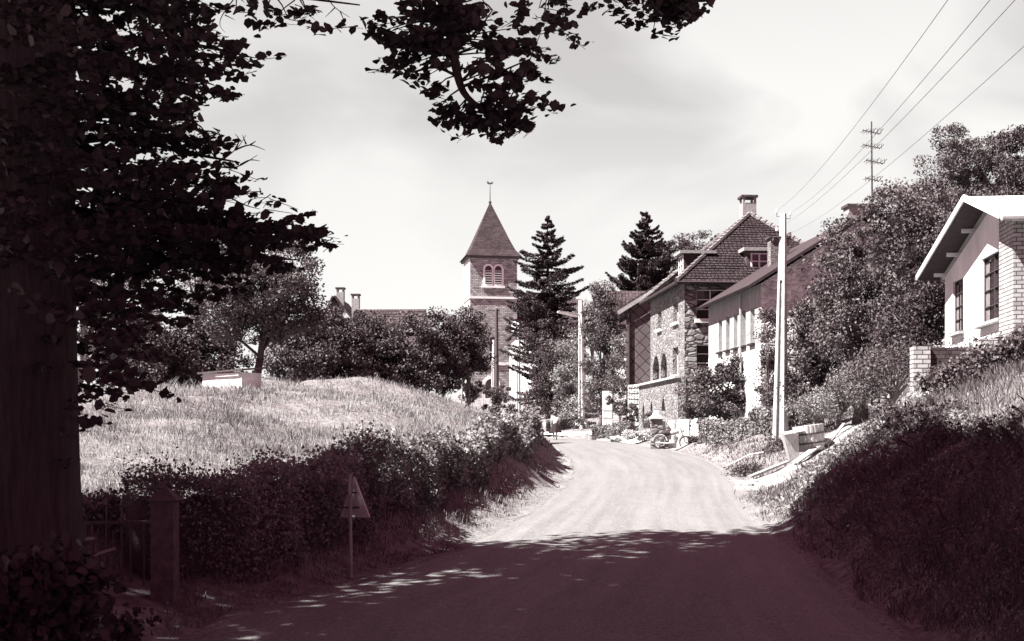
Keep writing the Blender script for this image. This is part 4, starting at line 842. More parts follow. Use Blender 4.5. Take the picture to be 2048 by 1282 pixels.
# hanging bough, top centre
b1 = bough([(860,-260,-.6),(885,-60,0),(900,60,0),(915,150,0),(935,195,.0),(985,232,.05),(1020,250,.1)], 9, .05, .008)
def near_pt(path, c): return min(path, key=lambda q: (q-c).length)
for (cx, cy, rx, ry, n) in [(735,58,38,10,60),(790,40,45,28,130),(830,75,50,30,170),(870,25,60,30,210),(915,15,45,30,150),(860,105,60,22,210),(800,100,30,15,60),(930,85,35,25,90),(905,55,40,40,140),
                            (965,68,40,14,100),(1010,75,38,10,75),(1075,100,20,12,45),(1050,125,28,10,55),(1000,103,25,16,60),(1030,85,12,8,20),(815,150,22,8,32),(855,160,30,10,40),(880,135,30,12,50),(985,140,25,14,60),(1025,155,25,12,45),(975,180,28,13,65),(1000,165,14,8,25),
                            (880,195,22,9,35),(910,212,35,10,60),(940,205,25,10,40),(885,235,20,8,40),(925,240,35,8,55),(975,218,25,14,70),(1010,215,35,14,110),(1050,212,24,9,60),(1000,240,38,12,110),(1035,250,22,8,50),(960,235,25,12,55)]:
    c = P(cx, cy, 9); spray(cx, cy, 9, rx, ry, n, near_pt(b1, c))
for pth in ([(893,120,0),(955,60,.05),(985,20,.1)], [(920,165,0),(965,125,0),(1010,105,0)], [(920,175,0),(985,150,0),(1060,118,0)], [(900,30,0),(960,5,0),(985,20,0)], [(905,60,0),(830,80,0),(760,60,0)], [(910,150,0),(870,135,0),(820,145,0)]): bough(pth, 9, .012, .004)
# other bits along the top edge
b2 = bough([(400,-60,0),(500,-20,0),(600,-5,0),(720,10,0)], 9.5, .02, .005)
for (cx, cy, rx, ry, n) in [(455,5,25,8,30),(500,12,30,10,45),(545,12,30,10,50),(590,5,30,8,40)]: spray(cx, cy, 9.5, rx, ry, n, near_pt(b2, P(cx, cy, 9.5)))
for pth in ([(590,0,0),(560,25,0),(566,45,0),(595,50,0)], [(560,22,0),(545,50,0)], [(655,-5,0),(670,15,0),(700,35,0)], [(670,15,0),(650,35,0)], [(680,22,0),(690,45,0)], [(470,-5,0),(445,30,0),(440,50,0),(450,65,0)], [(450,30,0),(470,40,0)], [(600,0,0),(615,25,0),(630,40,0)], [(960,-10,0),(975,15,0),(990,22,0)]): bough(pth, 9.5, .005, .0012)
b3 = bough([(1000,-90,0),(1100,-40,0),(1250,-30,0),(1380,-10,0)], 9.2, .03, .008)
for (cx, cy, rx, ry, n) in [(1045,22,18,9,30),(1075,5,32,10,50),(1075,40,22,7,34),(1125,18,20,14,45),(1140,3,18,6,20),(1215,5,25,10,45),(1255,10,30,10,70),(1300,10,35,16,130),(1345,15,35,16,140),(1330,35,26,10,70),(1380,12,22,12,60),(1385,38,18,6,30),(1350,45,14,5,18),(1210,-8,30,8,30)]: spray(cx, cy, 9.2, rx, ry, n, near_pt(b3, P(cx, cy, 9.2)))
# left-hand boughs reaching from the trunk
tips = [(420,15),(425,60),(505,115),(432,182),(398,243),(385,275),(480,325),(470,372),(445,405),(500,440),(585,460),(655,470),(545,478),(430,505),(600,520)]
starts = [(150,-60),(150,0),(150,60),(150,110),(150,170),(160,230),(150,280),(150,320),(150,360),(150,390),(150,420),(150,440),(150,460),(150,500),(150,540)]
for i, ((sx, sy), (tx, ty)) in enumerate(zip(starts, tips)):
    D = 8.6+.35*(i % 4); bb = bough([(sx,sy,0),((sx*2+tx)/3,(sy*2+ty)/3+random.uniform(-25,10),0),((sx+tx*2)/3,(sy+ty*2)/3+random.uniform(-12,12),0),(tx,ty,0)], D, .035, .004)
    for j in range(15):
        f = (j+.8)/15.5; x = sx+(tx-sx)*f; y = np.interp(f, [0, .33, .66, 1], [sy, (sy*2+ty)/3-8, (sy+ty*2)/3, ty]); w = (1-f)*.7+.3
        spray(x+random.uniform(-8,8), y+random.uniform(-14,14), D, 26, 15*w+3, int(34*w+10), near_pt(bb, P(x, y, D)), .08, .35)
# dense lower-left mass: foliage in front of the field edge
for (cx, cy, rx, ry, n) in [(200,40,60,50,260),(330,30,60,35,260),(350,110,50,26,230),(300,150,60,30,260),(370,165,40,22,150),(260,220,60,40,230),(330,225,45,22,120),(230,300,60,40,170),(300,320,60,36,190),(380,345,60,26,200),(320,380,70,34,220),(230,390,60,40,200),
                            (260,450,80,40,300),(370,440,70,30,280),(460,468,70,22,250),(540,472,50,14,170),(600,462,30,12,110),(300,510,90,36,330),(420,510,60,26,220),(480,500,50,20,130),(230,560,80,40,300),(340,590,60,26,180),(420,560,50,24,140),
                            (200,620,60,50,240),(300,640,50,22,110),(180,700,50,50,200),(240,690,40,25,100),(160,760,40,40,130),(330,600,50,16,100),(200,740,40,20,60),(430,110,28,7,32),(470,108,22,8,34),(495,118,10,6,16),(540,395,14,4,14),(525,412,8,3,6),(548,402,14,4,12)]:
    D = random.uniform(8.2, 9.8); spray(cx, cy, D, rx, ry, n, None, .08, .4)
for pth in ([(330,330,0),(420,330,0),(470,300,0),(492,270,0)], [(470,300,0),(500,290,0),(530,300,0)], [(480,330,0),(500,320,0),(520,322,0)], [(470,300,0),(478,280,0),(470,268,0)], [(500,290,0),(512,282,0)], [(440,262,0),(425,255,0)], [(430,328,0),(450,312,0),(458,300,0)], [(420,330,0),(470,335,0),(515,310,0)], [(492,288,0),(485,270,0)], [(400,300,0),(430,270,0),(440,262,0)], [(350,400,0),(400,430,0),(440,440,0),(500,400,0),(540,395,0)], [(450,390,0),(490,410,0),(520,418,0)], [(200,60,-.2),(205,110,-.2),(240,150,-.2),(330,180,0)], [(235,180,0),(245,300,0),(250,430,0)], [(330,330,0),(350,400,0),(400,480,0)]): bough(pth, 9, .007, .0015)
for (cx, cy, rx, ry, n) in [(60,30,80,50,420),(160,90,60,50,300),(60,150,80,50,380),(150,210,60,40,240),(60,280,80,50,330),(140,330,50,40,180),(40,400,60,50,200),(100,450,60,40,180),(40,520,50,40,140),(130,520,40,40,140),(60,610,40,30,70),(190,480,50,60,200),(190,600,40,50,160),(240,640,60,40,160),(230,760,50,30,120),(260,700,60,30,120)]:
    D = random.uniform(7.2, 7.9); spray(cx, cy, D, rx, ry, n, None, .08, .3)
# drooping leaves beside the trunk
for (cx, cy, n) in [(165,800,26),(150,835,22),(190,815,20),(140,870,10),(150,930,10)]: spray(cx, cy, 8.7, 22, 10, n, None, .1, .1)
C = np.concatenate(LF); link_mesh('lower_foliage', np_mesh('lower_foliage', leaf_quads(C, .070*rng.uniform(.6, 1.15, len(C)), 1.9, hexa=True), 6), MT['leaf_near'], lin)
# great crown above the picture: keeps the foreground in shade
cc_, cr = np.array([-4.1, 7.3, 9.2]), np.array([9.2, 9.6, 5.0]); m_ = 1950; cen = cc_+ball(m_, .25)*cr; cen[1400:] = np.array([-1.1, 11.1, 10.6])+ball(550, .2)*np.array([6.0, 8.0, 3.4])
pp = np.repeat(cen, 90, 0)+unit(rng.normal(size=(m_*90, 3)))*(rng.uniform(0, 1, m_*90)**.5)[:, None]*np.array([.95, .95, .6])
def in_frame(p, mg=25):
    y = np.maximum(p[:,1], .2); u = 1024+p[:,0]/y*F; v = HZ-p[:,2]/y*F; return (p[:,1] > .5) & (u > -mg) & (u < 2048+mg) & (v > -mg) & (v < 1282+mg)
pp = pp[~in_frame(pp)]; pp = pp[pp[:,0]+.70*pp[:,2] < np.interp(pp[:,1]+.28*pp[:,2], [14, 23], [5.45, 6.7])+rng.normal(0, .25, len(pp))]
link_mesh('crown', np_mesh('crown', leaf_quads(pp, .2, 1.3, .9), 4), MT['leaf_near'], lin)
for q in cen[::12]:
    if in_frame(np.array([q]))[0]: continue
    q = Vector(q); a = Vector((TX+.2, TY, random.uniform(4.5, 7))); mid = a.lerp(q, .5)+Vector((0,0,.4))
    if in_frame(np.array([mid]))[0]: continue
    limb.tube([a, mid, q], [.12, .07, .02], 5)
limb.build('branches', MT['bark'], lin)
# second linden behind the camera, closing the shade over the near road
l2t = empty('linden_tree', (-8.5, 1.0, gz(-8.5, 1.0)), 'linden standing left of the camera, shading the near road', 'tree')
mb = MB(); g_ = gz(-8.5, 1); mb.tube([(-8.5,1,g_-.3),(-8.4,1,g_+3),(-8.2,1,g_+8)], [.55,.42,.2], 14, wob=.04)
cen = np.array([-6.2, .0, 8.4])+ball(700, .25)*np.array([6.9, 7.6, 4.6]); pp = np.repeat(cen, 80, 0)+unit(rng.normal(size=(700*80, 3)))*(rng.uniform(0, 1, 700*80)**.5)[:, None]*np.array([1., 1., .6]); pp = pp[~in_frame(pp)]
for q in cen[::10]:
    if not in_frame(np.array([q]))[0]: mb.tube([(-8.3,1,g_+5), Vector((-8.3,1,g_+5)).lerp(Vector(q), .5), q], [.12,.07,.02], 5)
mb.build('trunk', MT['bark'], l2t); link_mesh('crown', np_mesh('crown', leaf_quads(pp, .22, 1.3, .9), 4), MT['leaf_near'], l2t)

# undergrowth at the foot of the linden
def loose_bush(name, label, cx, cy, D, rx, ry, n, sz, mat, cat='bush'):
    c = P(cx, cy, D); k = D/F; g = gz(c.x, c.y); root = empty(name, (c.x, c.y, g), label, cat); B = [(c, (rx*k, rx*k*.8, ry*k))]; pts, cl_ = crown_points(B, n, .16, .8, .3)
    pts = pts[pts[:,2] > g]; link_mesh('foliage', np_mesh('foliage', leaf_quads(pts, sz, .6, hexa=True), 6), MT[mat], root); mb = MB()
    for q in cl_[::2]: mb.tube([(c.x+random.uniform(-.1,.1), c.y, g-.05), Vector((c.x, c.y, g)).lerp(Vector(q), .5)+Vector((random.uniform(-.1,.1),0,.05)), q], [.012,.008,.003], 4)
    mb.build('stems', MT['bark'], root); return root
loose_bush('bush', 'dark leafy undergrowth at the foot of the linden, bottom left corner', 50, 1215, 7.0, 165, 95, 3600, .07, 'leaf_near')
loose_bush('bush', 'small tuft of leaves on the ground in front of the iron fence', 215, 1265, 9.5, 60, 35, 500, .05, 'leaf_dark')

# ------------------------------------------------------------------ left roadside: gatepost, broken fence, sign, hedge
gp = P(330, 1225, 12.6); g_ = gz(gp.x, gp.y)
gpost = empty('gatepost', (gp.x, gp.y, g_), 'weathered square stone gatepost with a pointed cap, ending the hedge', 'gatepost')
mb = MB(); zt_ = Zp(1000, 12.6); mb.box((gp.x-.11, gp.y-.11, g_-.2), (gp.x+.11, gp.y+.11, zt_)); mb.build('shaft', MT['stone_dark'], gpost)
mb = MB(); h_ = .15; mb.add([(gp.x-h_,gp.y-h_,zt_),(gp.x+h_,gp.y-h_,zt_),(gp.x+h_,gp.y+h_,zt_),(gp.x-h_,gp.y+h_,zt_),(gp.x,gp.y,zt_+.14)], [(3,2,1,0),(0,1,4),(1,2,4),(2,3,4),(3,0,4)]); mb.build('cap', MT['stone_dark'], gpost)
fe = empty('iron_fence', P(220, 1210, 12.9), 'broken iron picket fence with sagging rails between the linden and the gatepost', 'fence')
def P13(x, y): return P(x, y, 12.9)
for x0, y0, x1, y1 in ((213,1190,212,1010),(243,1200,242,1010),(172,1180,170,1040),(150,1160,152,1040),(186,1170,188,1045),(262,1235,260,1040),(288,1225,286,1045),(200,1160,196,1060),(228,1215,224,1060),(140,1120,140,1045)):
    mb = MB(); a, b_ = P13(x0, y0), P13(x1+random.uniform(-3,3), y1); mb.tube([a, b_], .011, 6)
    if y1 < 1020: mb.lathe(b_, [(.008,-.02),(.022,0),(.018,.03),(.002,.09)], 6); mb.beam(b_+Vector((-.035,0,0)), b_+Vector((.035,0,0)), .012)
    mb.build('picket', MT['iron'], fe)
for x0, y0, x1, y1 in ((128,1047,312,1043),(132,1081,190,1076),(130,1127,232,1096),(168,1172,318,1206),(182,1213,306,1206),(258,1236,290,1234)):
    mb = MB(); mb.beam(P13(x0, y0), P13(x1, y1), .035, .028); mb.build('rail', MT['wood_pole'] if y0 < 1060 else MT['concrete_old'], fe)
# sign seen from behind
sgx = P(702, 1140, 15.4); g_ = gz(sgx.x, sgx.y); sg = empty('road_sign', (sgx.x, sgx.y, g_), 'triangular warning sign on a thin post, seen from behind against the hedge', 'sign')
kk = 15.4/F; mb = MB(); mb.tube([(sgx.x, sgx.y, g_-.2), P(700, 948, 15.4)], [.024, .022], 8); mb.build('post', MT['metal_grey'], sg)
ap_, bl, br = P(709, 955, 15.40), P(683, 1033, 15.66), P(739, 1033, 15.34); mb = MB(); th = Vector((0,.012,0)); mb.add([ap_, bl, br, ap_+th, bl+th, br+th], [(0,1,2),(5,4,3),(0,3,4,1),(1,4,5,2),(2,5,3,0)]); pl = mb.build('plate', MT['white'], sg)
mb = MB(); o_ = Vector((0,-.012,0))
for a, b_ in ((ap_, br), (br, bl), (bl, ap_)): mb.tube([a+o_, b_+o_], .012, 6)
mb.build('rim', MT['white'], pl); mb = MB(); mb.beam(P(690,985,15.43), P(714,985,15.43), .03, .02); mb.beam(P(685,1015,15.43), P(719,1015,15.43), .03, .02); mb.build('clamp', MT['iron'], sg)
hedge('hedge', 'long overgrown hedge along the left side of the road below the field', HEDGE, HZT, .62, 95000, .055, 'leaf_hedge', side=-1, rag=.10, sprays=170)
# growth in the gap behind the broken fence
loose_bush('bush', 'sunlit weeds seen through the broken iron fence', 190, 1090, 14.6, 90, 75, 2600, .05, 'leaf_light')
loose_bush('bush', 'brambles straggling over the hedge top near the gatepost', 260, 1010, 14.2, 130, 22, 2200, .045, 'leaf_hedge')

# field things: trough / shed, stake, stones
a = P(405, 792, 46.5); fr = Frame((a.x, 46.5, gz(a.x, 46.5)+.1), R(32)); sd_ = empty('animal_shelter', (a.x, 46.5, gz(a.x, 46.5)), 'low whitewashed hutch with a flat dark roof on the crest of the field', 'shed')
mb = MB(fr.M); mb.box((.0,0,-.4), (1.9,1.0,.45)); mb.build('wall', MT['plaster'], sd_); mb = MB(); mb.slab([fr.p(-.15,-.12,.48), fr.p(-.15,2.05,.56), fr.p(1.2,2.05,.68), fr.p(1.2,-.12,.62)], .06); mb.build('roof', MT['wood_pole'], sd_); mb = MB(); mb.beam(fr.p(-.04,.7,.36), fr.p(-.04,1.8,.38), .05, .1); mb.build('board', MT['white'], sd_)
a = P(505, 785, 46.3); b_ = P(508, 741, 46.3); mb = MB(); mb.tube([(a.x,a.y,gz(a.x,a.y)-.1), b_], [.09,.07], 8, wob=.1); tag(mb.build('fence_post', MT['wood_pale'], org=a), 'thick pale leaning post beside the low hutch', 'post', 'wooden posts on the field')
for px, py, D, tx, ty, lb in ((920,770,70,927,745,'thin leaning stake at the right end of the field crest'),(979,878,56,979,862,'short white stake near the hedge, right side of the field')):
    a = P(px, py+20, D); b_ = P(tx, ty, D); mb = MB(); mb.tube([(a.x,a.y,gz(a.x,a.y)-.1), b_], .045, 6, wob=.1); tag(mb.build('fence_post', MT['wood_pale'], org=a), lb, 'post', 'wooden posts on the field')

# ------------------------------------------------------------------ orchard and trees, left
plant('apple_tree', 'spreading apple tree with a forked trunk behind the low hutch', 'tree', 52, [(520,585,52,100,66),(590,560,52,52,60),(560,520,53,64,40),(480,550,52,64,56),(440,610,52,64,50),(575,640,52,62,42),(500,655,52,70,36),(610,600,52,36,50)], 34000, .12, 'leaf', base=(X(510,52), 52), trunk_r=.17, clump=.5, limbs=26, fork=.5, bark='bark')
G1 = 'bushy trees along the far edge of the field'
for i, (px, py, D, rx, ry, n, lb) in enumerate([
    (260,690,56,70,75,5200,'bushy tree at the left end of the field edge, behind the linden boughs'),(340,720,58,60,60,4800,'rounded bushy tree between the linden and the low hutch'),(420,700,60,60,62,4600,'bushy tree rising directly behind the low hutch'),
    (600,700,60,60,70,5200,'bushy tree just right of the apple tree trunk'),(670,695,62,55,72,5200,'bushy tree below the farmhouse gable'),(740,700,64,60,76,5600,'bushy tree below the long farmhouse roof'),
    (815,705,64,55,78,5200,'bushy tree right of the farmhouse, midway along the row'),(880,700,66,45,72,4600,'second bushy tree from the church tower'),(930,680,68,36,60,4200,'dark bushy tree touching the church tower, its branch crossing it')]):
    plant('orchard_tree', lb, 'tree', D, [(px, py, D, rx, ry*1.05), (px-rx*.4, py+ry*.4, D-.5, rx*.9, ry*.75), (px+rx*.4, py+ry*.45, D-.4, rx*.9, ry*.75), (px+rx*.35, py-ry*.35, D+.6, rx*.7, ry*.6)], n*2+4500, .14, 'leaf_dark' if i % 3 else 'leaf', trunk_r=.13, clump=.5, group=G1, limbs=12)
plant('tree', 'tall grey-green tree behind the apple tree, seen through the linden boughs', 'tree', 75, [(400,480,75,70,60),(330,560,75,90,60),(450,560,75,60,60)], 9000, .16, 'leaf', trunk_r=.25, clump=.7)
plant('tree', 'broad tree low on the left, filling the view behind the linden trunk', 'tree', 70, [(120,560,70,110,120),(220,520,70,90,90),(60,680,70,90,90)], 9000, .17, 'leaf', trunk_r=.3, clump=.8)
# hedge bushes at the bend, left
for px, py, D, rx, ry, n, lb, mt in ((970,800,80,34,34,3600,'dark bush above the bend, left of the walking woman','leaf'),(1010,835,76,30,26,3000,'bush right of the dark bush, above the hedge end','leaf'),(1018,862,72,24,16,2000,'low sprawling bush where the hedge ends','leaf_light'),(935,768,78,30,34,3600,'bush under the church tower','leaf_dark'),(1000,790,92,26,22,2200,'small bush hiding the foot of the wooden pole','leaf')):
    shrub('bush', lb, 'bush', px, py, D, rx, ry, n, .13, mt)

# ------------------------------------------------------------------ trees, centre
conifer('conifer', 'tall layered conifer with a double trunk right of the church tower', 1095, 850, 432, 115, 84, 27, 'needle', droop=.05, gap=.25, twin=True, dens=1.3)
conifer('spruce', 'dark spruce with drooping boughs behind the stone house', 1292, 800, 422, 112, 88, 26, 'needle', droop=.24, gap=.1, dens=2.0)
for (px, py, D, bl, n, mt, lb, tr_) in [
    (1090,760,104,[(1095,745,104,42,52),(1080,795,104,36,44),(1105,700,105,36,32),(1120,800,103,34,40)],14000,'leaf_dark','rounded tree below the tall conifer, behind the walking woman',.2),
    (1070,0,112,[(1085,670,112,38,34),(1130,660,112,34,30),(1110,720,112,40,30)],9000,'leaf_dark','dark tree filling in under the conifer boughs',.2),
    (1140,0,102,[(1140,760,102,30,54),(1145,700,102,24,34),(1150,815,101,30,28)],9000,'leaf_light','light-leaved tree just left of the street light pole',.15),
    (1210,0,92,[(1200,640,90,34,56),(1225,690,90,34,60),(1195,740,90,30,56),(1215,600,90,26,34),(1245,730,88,26,66),(1210,790,89,34,44)],21000,'leaf','weeping birch-like tree right of the street light pole',.2),
    (1360,0,120,[(1355,510,120,26,36),(1345,545,120,30,30)],3600,'leaf_dark','small dark tree directly beside the spruce',.2),
    (1400,0,125,[(1385,490,125,22,28),(1370,520,125,26,26)],3200,'leaf','loose tree behind the left dormer, nearer the spruce',.2),
    (1420,0,130,[(1422,492,130,24,32),(1405,515,130,24,22)],3200,'leaf','loose tree behind the left dormer, nearer the hipped roof',.2),
    (1180,0,140,[(1185,600,140,24,30),(1170,640,140,26,30)],3600,'leaf_light','pale tree far behind the street light pole',.2)]:
    plant('tree', lb, 'tree', D, bl, n, .15*max(1, D/95), mt, trunk_r=tr_, clump=.6, base=(P(bl[0][0], 0, D).x, D))
# hedges and shrubs beyond the bend
for px, py, D, rx, ry, n, lb, mt in ((1168,850,92,22,14,2200,'dark rounded shrub at the foot of the street light pole','leaf_dark'),(1212,862,84,16,10,1500,'low dark shrub on the pale verge, right of the bend','leaf_dark'),
    (1240,800,80,28,30,3200,'dark shrub against the trellis wall','leaf_dark'),(1255,830,78,24,24,2800,'dark round shrub in front of the trellis wall','leaf'),(1225,770,86,20,20,1800,'climbing shrub above the white garden door','leaf'),
    (1190,866,86,18,8,1500,'pale flowering clump on the verge nearest the bend','flower'),(1262,872,74,16,11,1700,'pale flowering clump left of the stone gate pier','flower'),(1288,868,70,18,13,1900,'largest pale flowering clump, beside the stone gate pier','flower'),
    (1300,842,72,20,14,1600,'bush just left of the stone gate pier, above the pale clumps','leaf'),(1232,884,74,18,5,900,'flat mat of plants at the road edge below the pale clumps','leaf_hedge')):
    shrub('shrub', lb, 'shrub', px, py, D, rx, ry, n, .09, mt, clump=.2)
mb = MB(); a, b_ = P(1075,858,93), P(1172,856,95); g0_ = gz(a.x, a.y)
mb.beam((a.x, 97.5, .35), (b_.x, 92, .35), .3, 1.2); tag(mb.build('low_wall', MT['plaster'], org=(a.x, 93, g0_)), 'low white wall at the outside of the bend behind the woman', 'wall')
hedge('hedge', 'low clipped hedge in front of the white wall at the bend', [(X(1092,91.5),91.5),(X(1120,91.5),91.5),(X(1150,92),92)], [.75,.8,.75], .5, 5000, .04, 'leaf_hedge', side=-1, rag=.05)
hedge('hedge', 'low hedge along the far pavement left of the trellis wall', [(X(1180,80),80),(X(1215,79),79),(X(1255,76),76)], [.8,.8,.8], .5, 5000, .04, 'leaf_hedge', side=-1, rag=.05)
# white garden door and trellis wall
a = P(1205,838,84); gd = empty('garden_door', (a.x, 84, gz(a.x, 84)), 'white garden door between shrubs, far right of the bend', 'door'); g_ = gz(a.x, 84)
mb = MB(); mb.box((a.x, 84, g_-.1), (a.x+.62, 84.08, Zp(782,84))); mb.build('panel', MT['white'], gd); mb = MB()
for z in (.5, 1.0, 1.5): mb.beam((a.x, 83.98, g_+z), (a.x+.62, 83.98, g_+z), .03, .05)
mb.build('rail', MT['metal_grey'], gd)
a = P(1258,0,79); b_ = P(1302,0,77.5); tr = empty('trellis_wall', (a.x, 79, gz(a.x, 79)), 'garden wall covered by a dark square trellis beside the stone house', 'wall'); z1_ = Zp(772, 78)
mb = MB(); mb.beam((a.x, 79, z1_/2-.4), (b_.x, 77.5, z1_/2-.4), .2, z1_+1.0); mb.build('panel', MT['rubble_gable'], tr); mb = MB()
for i in range(9): t_ = i/8; mb.beam((a.x+(b_.x-a.x)*t_, 78.85-1.5*t_, -.2), (a.x+(b_.x-a.x)*t_, 78.85-1.5*t_, z1_), .04)
for i in range(9): z = .2+i*.33; mb.beam((a.x, 78.83, z), (b_.x, 77.33, z), .04)
mb.build('trellis', MT['wood_dark'], tr)

# ------------------------------------------------------------------ right side planting
plant('fig_tree', 'leafy garden tree in front of the stone house and the white house', 'tree', 57.5, [(1440,775,57.5,60,50),(1400,795,57.5,40,44),(1480,775,57,36,42),(1440,815,57.3,62,26),(1470,735,57,20,24),(1420,745,57.5,30,18)], 14000, .13, 'leaf', base=(X(1440,57.5), 57.5), trunk_r=.1, clump=.35, limbs=20)
hedge('hedge', 'clipped garden hedge left of the tall concrete pole', [(X(1392,56),56),(X(1450,53),53),(X(1500,50.5),50.5),(X(1552,48.5),48.5)], [1.0,.95,.95,.95], .8, 22000, .045, 'leaf_hedge', side=-1, rag=.05)
shrub('bush', 'dark clump of weeds at the foot of the tall concrete pole', 'bush', 1545, 900, 42, 34, 20, 2600, .07, 'leaf_dark')
shrub('bush', 'dark tuft between the white gate and the clipped hedge', 'bush', 1388, 888, 58, 14, 14, 1300, .08, 'leaf_dark')
shrub('bush', 'weeds at the low end of the planks beside the gravel track', 'bush', 1492, 942, 37, 30, 10, 1300, .06, 'leaf_dark')
for (bl, D, n, mt, lb, tr_, lf) in [
    ([(1720,640,42,90,90),(1680,560,42,60,60),(1760,560,43,70,70),(1700,480,43,50,46)],42,26000,'leaf','big broadleaf tree right of the tall pole, its crown over the white house roof',.22,.10),
    ([(1820,500,40,80,80),(1790,420,40,50,50),(1850,420,41,50,50),(1870,480,40,50,60)],40,22000,'leaf','big tree directly left of the bungalow roof',.22,.10),
    ([(1850,600,38,50,70),(1820,660,38,60,60)],38,11000,'leaf_dark','dark tree beside the bungalow wall',.16,.10),
    ([(1640,700,44,50,60),(1610,760,44,40,40),(1625,640,44,40,40)],44,12000,'leaf','tree rising right behind the tall pole',.16,.11),
    ([(1670,800,42,60,30),(1720,765,41,60,40),(1630,815,43,44,26)],42,11000,'leaf_light','sunlit bramble thicket above the wooden tub',.08,.075),
    ([(1780,730,34,70,32),(1720,770,35,36,30),(1830,715,32,40,24)],34,9000,'leaf','thicket between the tub and the terrace wall',.08,.07),
    ([(1940,320,62,70,50),(1900,290,62,30,40),(1975,350,62,50,46),(1870,350,62,40,40),(1930,410,61,70,36)],62,19000,'leaf','tall birch with drooping twigs behind the bungalow',.10,.12),
    ([(2030,310,60,40,56),(2060,360,60,40,50),(2010,290,60,22,26),(2030,410,60,50,36)],60,13000,'leaf_dark','tall birch at the right edge behind the bungalow',.10,.12),
    ([(1570,790,47,30,34),(1590,830,45,30,24)],47,4500,'leaf_dark','dark shrub just right of the tall pole foot',.08,.09),
    ([(1535,650,50.5,16,40),(1540,760,51,24,60)],50.5,5000,'leaf_dark','creeper climbing the near corner of the white house',.06,.09)]:
    plant('tree' if tr_ >= .1 else 'shrub', lb, 'tree' if tr_ >= .1 else 'shrub', D, bl, n, lf, mt, trunk_r=tr_, clump=.4, base=(P(bl[0][0], 0, D).x, D), limbs=22)
plant('tree', 'wooded backdrop tree behind the birches at the far right', 'tree', 80, [(1960,420,80,120,60),(1840,430,80,90,60),(2080,400,80,80,60)], 9000, .18, 'leaf_dark', trunk_r=.3, clump=.9)
# bank growth: tall hedge-like bramble bank, right foreground
hedge('bank_hedge', 'dark bramble hedge on top of the right-hand bank in the foreground', [(5.1,4),(5.2,8),(5.5,12),(5.85,16),(6.2,20),(6.45,23.3)], [.18,.18,.18,.22,.3,.4], .8, 26000, .05, 'leaf_dark', side=1, rag=.1, sprays=150)
hedge('hedge', 'dark loose hedge below the terrace wall of the bungalow', [(X(1840,25),25.2),(X(1930,23.5),23.7),(X(2060,22),22.2)], [.5,.55,.6], .9, 12000, .055, 'leaf_dark', side=-1, rag=.12)
# leafy cover over the bank faces
n = 46000; D = 9*(30/9)**rng.uniform(0, 1, n); e_, s2, _ = None, None, None; xr = np.interp(D, RS[:120,3], RS[:120,2]); x = xr+.35+rng.uniform(0, 1, n)**.8*np.where(D < 24.5, 2.3, 4.6)
ph = np.interp(x, [4.9,6.5,7.7,8.9,10.1,11.4], [33,33.5,35,37,39.7,42.7]); k = D < ph-2.3; x, D = x[k], D[k]; C = np.stack([x, D, ground(x, D)+rng.uniform(.01, .12, len(x))*np.where(D > 24, .6, 1.2)], 1)
tag(link_mesh('ground_cover', np_mesh('ground_cover', leaf_quads(C, .055*np.clip(D/18, .7, 1.6), .7, .6), 4), MT['leaf_hedge']), kind='stuff')
n = 9000; D = rng.uniform(24, 31, n); x = rng.uniform(7, 12, n); C = np.stack([x, D, ground(x, D)+rng.uniform(.02, .35, n)], 1)
tag(link_mesh('ground_cover', np_mesh('ground_cover', leaf_quads(C, .07, .7, .5), 4), MT['leaf_light']), kind='stuff')

# ------------------------------------------------------------------ gate, pier, picket fence, motorcycle
gx_ = X(1313,61); g_ = gz(gx_, 61); pz = Zp(838, 61); pier = empty('gate_pier', (gx_, 61, g_), 'square rubble stone gate pier with a pale cap left of the white gate', 'pier')
mb = MB(); mb.box((gx_-.26, 60.75, g_-.2), (gx_+.26, 61.27, pz)); mb.build('shaft', MT['rubble'], pier); mb = MB(); mb.box((gx_-.33, 60.68, pz), (gx_+.33, 61.34, pz+.1)); mb.lathe((gx_, 61.01, pz+.1), [(.3,0),(.2,.1),(.14,.25),(.05,.3)], 12); mb.build('cap', MT['concrete'], pier)
wg = empty('garden_gate', (X(1322,61.5), 61.5, gz(X(1322,61.5), 61.5)), 'white painted plank gate with square gaps near its top, behind the motorcycle', 'gate'); zt_ = Zp(842, 61); g_ = gz(X(1355,61.5), 61.5)
xa = X(1321,61.5); RG = Matrix.Translation((X(1321,61.5), 61.5, 0)) @ Matrix.Rotation(R(-32), 4, 'Z') @ Matrix.Translation((-X(1321,61.5), -61.5, 0)) @ Matrix.Translation((0,0,0)); xs_ = [(0,.28),(.42,.72),(.87,1.45),(1.62,1.95)]; mb = MB(RG)
for i, (a, b_) in enumerate(xs_): mb.box((xa+a, 61.45, g_-.05), (xa+b_, 61.53, zt_+.04*i))
mb.build('plank', MT['white'], wg); mb = MB(RG)
for z in (zt_-.12, zt_-.32): mb.box((xa, 61.54, z-.05), (xa+1.95, 61.58, z+.03))
mb.box((xa, 61.535, g_), (xa+1.95, 61.575, zt_-.42)); mb.build('rail', MT['white'], wg)
pf = empty('picket_fence', P(1515,835,51), 'short weathered picket fence behind the clipped hedge, left of the tall pole', 'fence')
for i in range(9):
    x = X(1508+i*6, 51); g_ = gz(x, 51); mb = MB(); h_ = Zp(812, 51)+random.uniform(-.08,.08); mb.box((x-.035, 51, g_), (x+.035, 51.03, h_)); mb.add([(x-.035,51,h_),(x+.035,51,h_),(x,51,h_+.07),(x-.035,51.03,h_),(x+.035,51.03,h_),(x,51.03,h_+.07)], [(0,1,2),(5,4,3),(0,2,5,3),(1,4,5,2)]); mb.build('picket', MT['wood_pale'], pf)
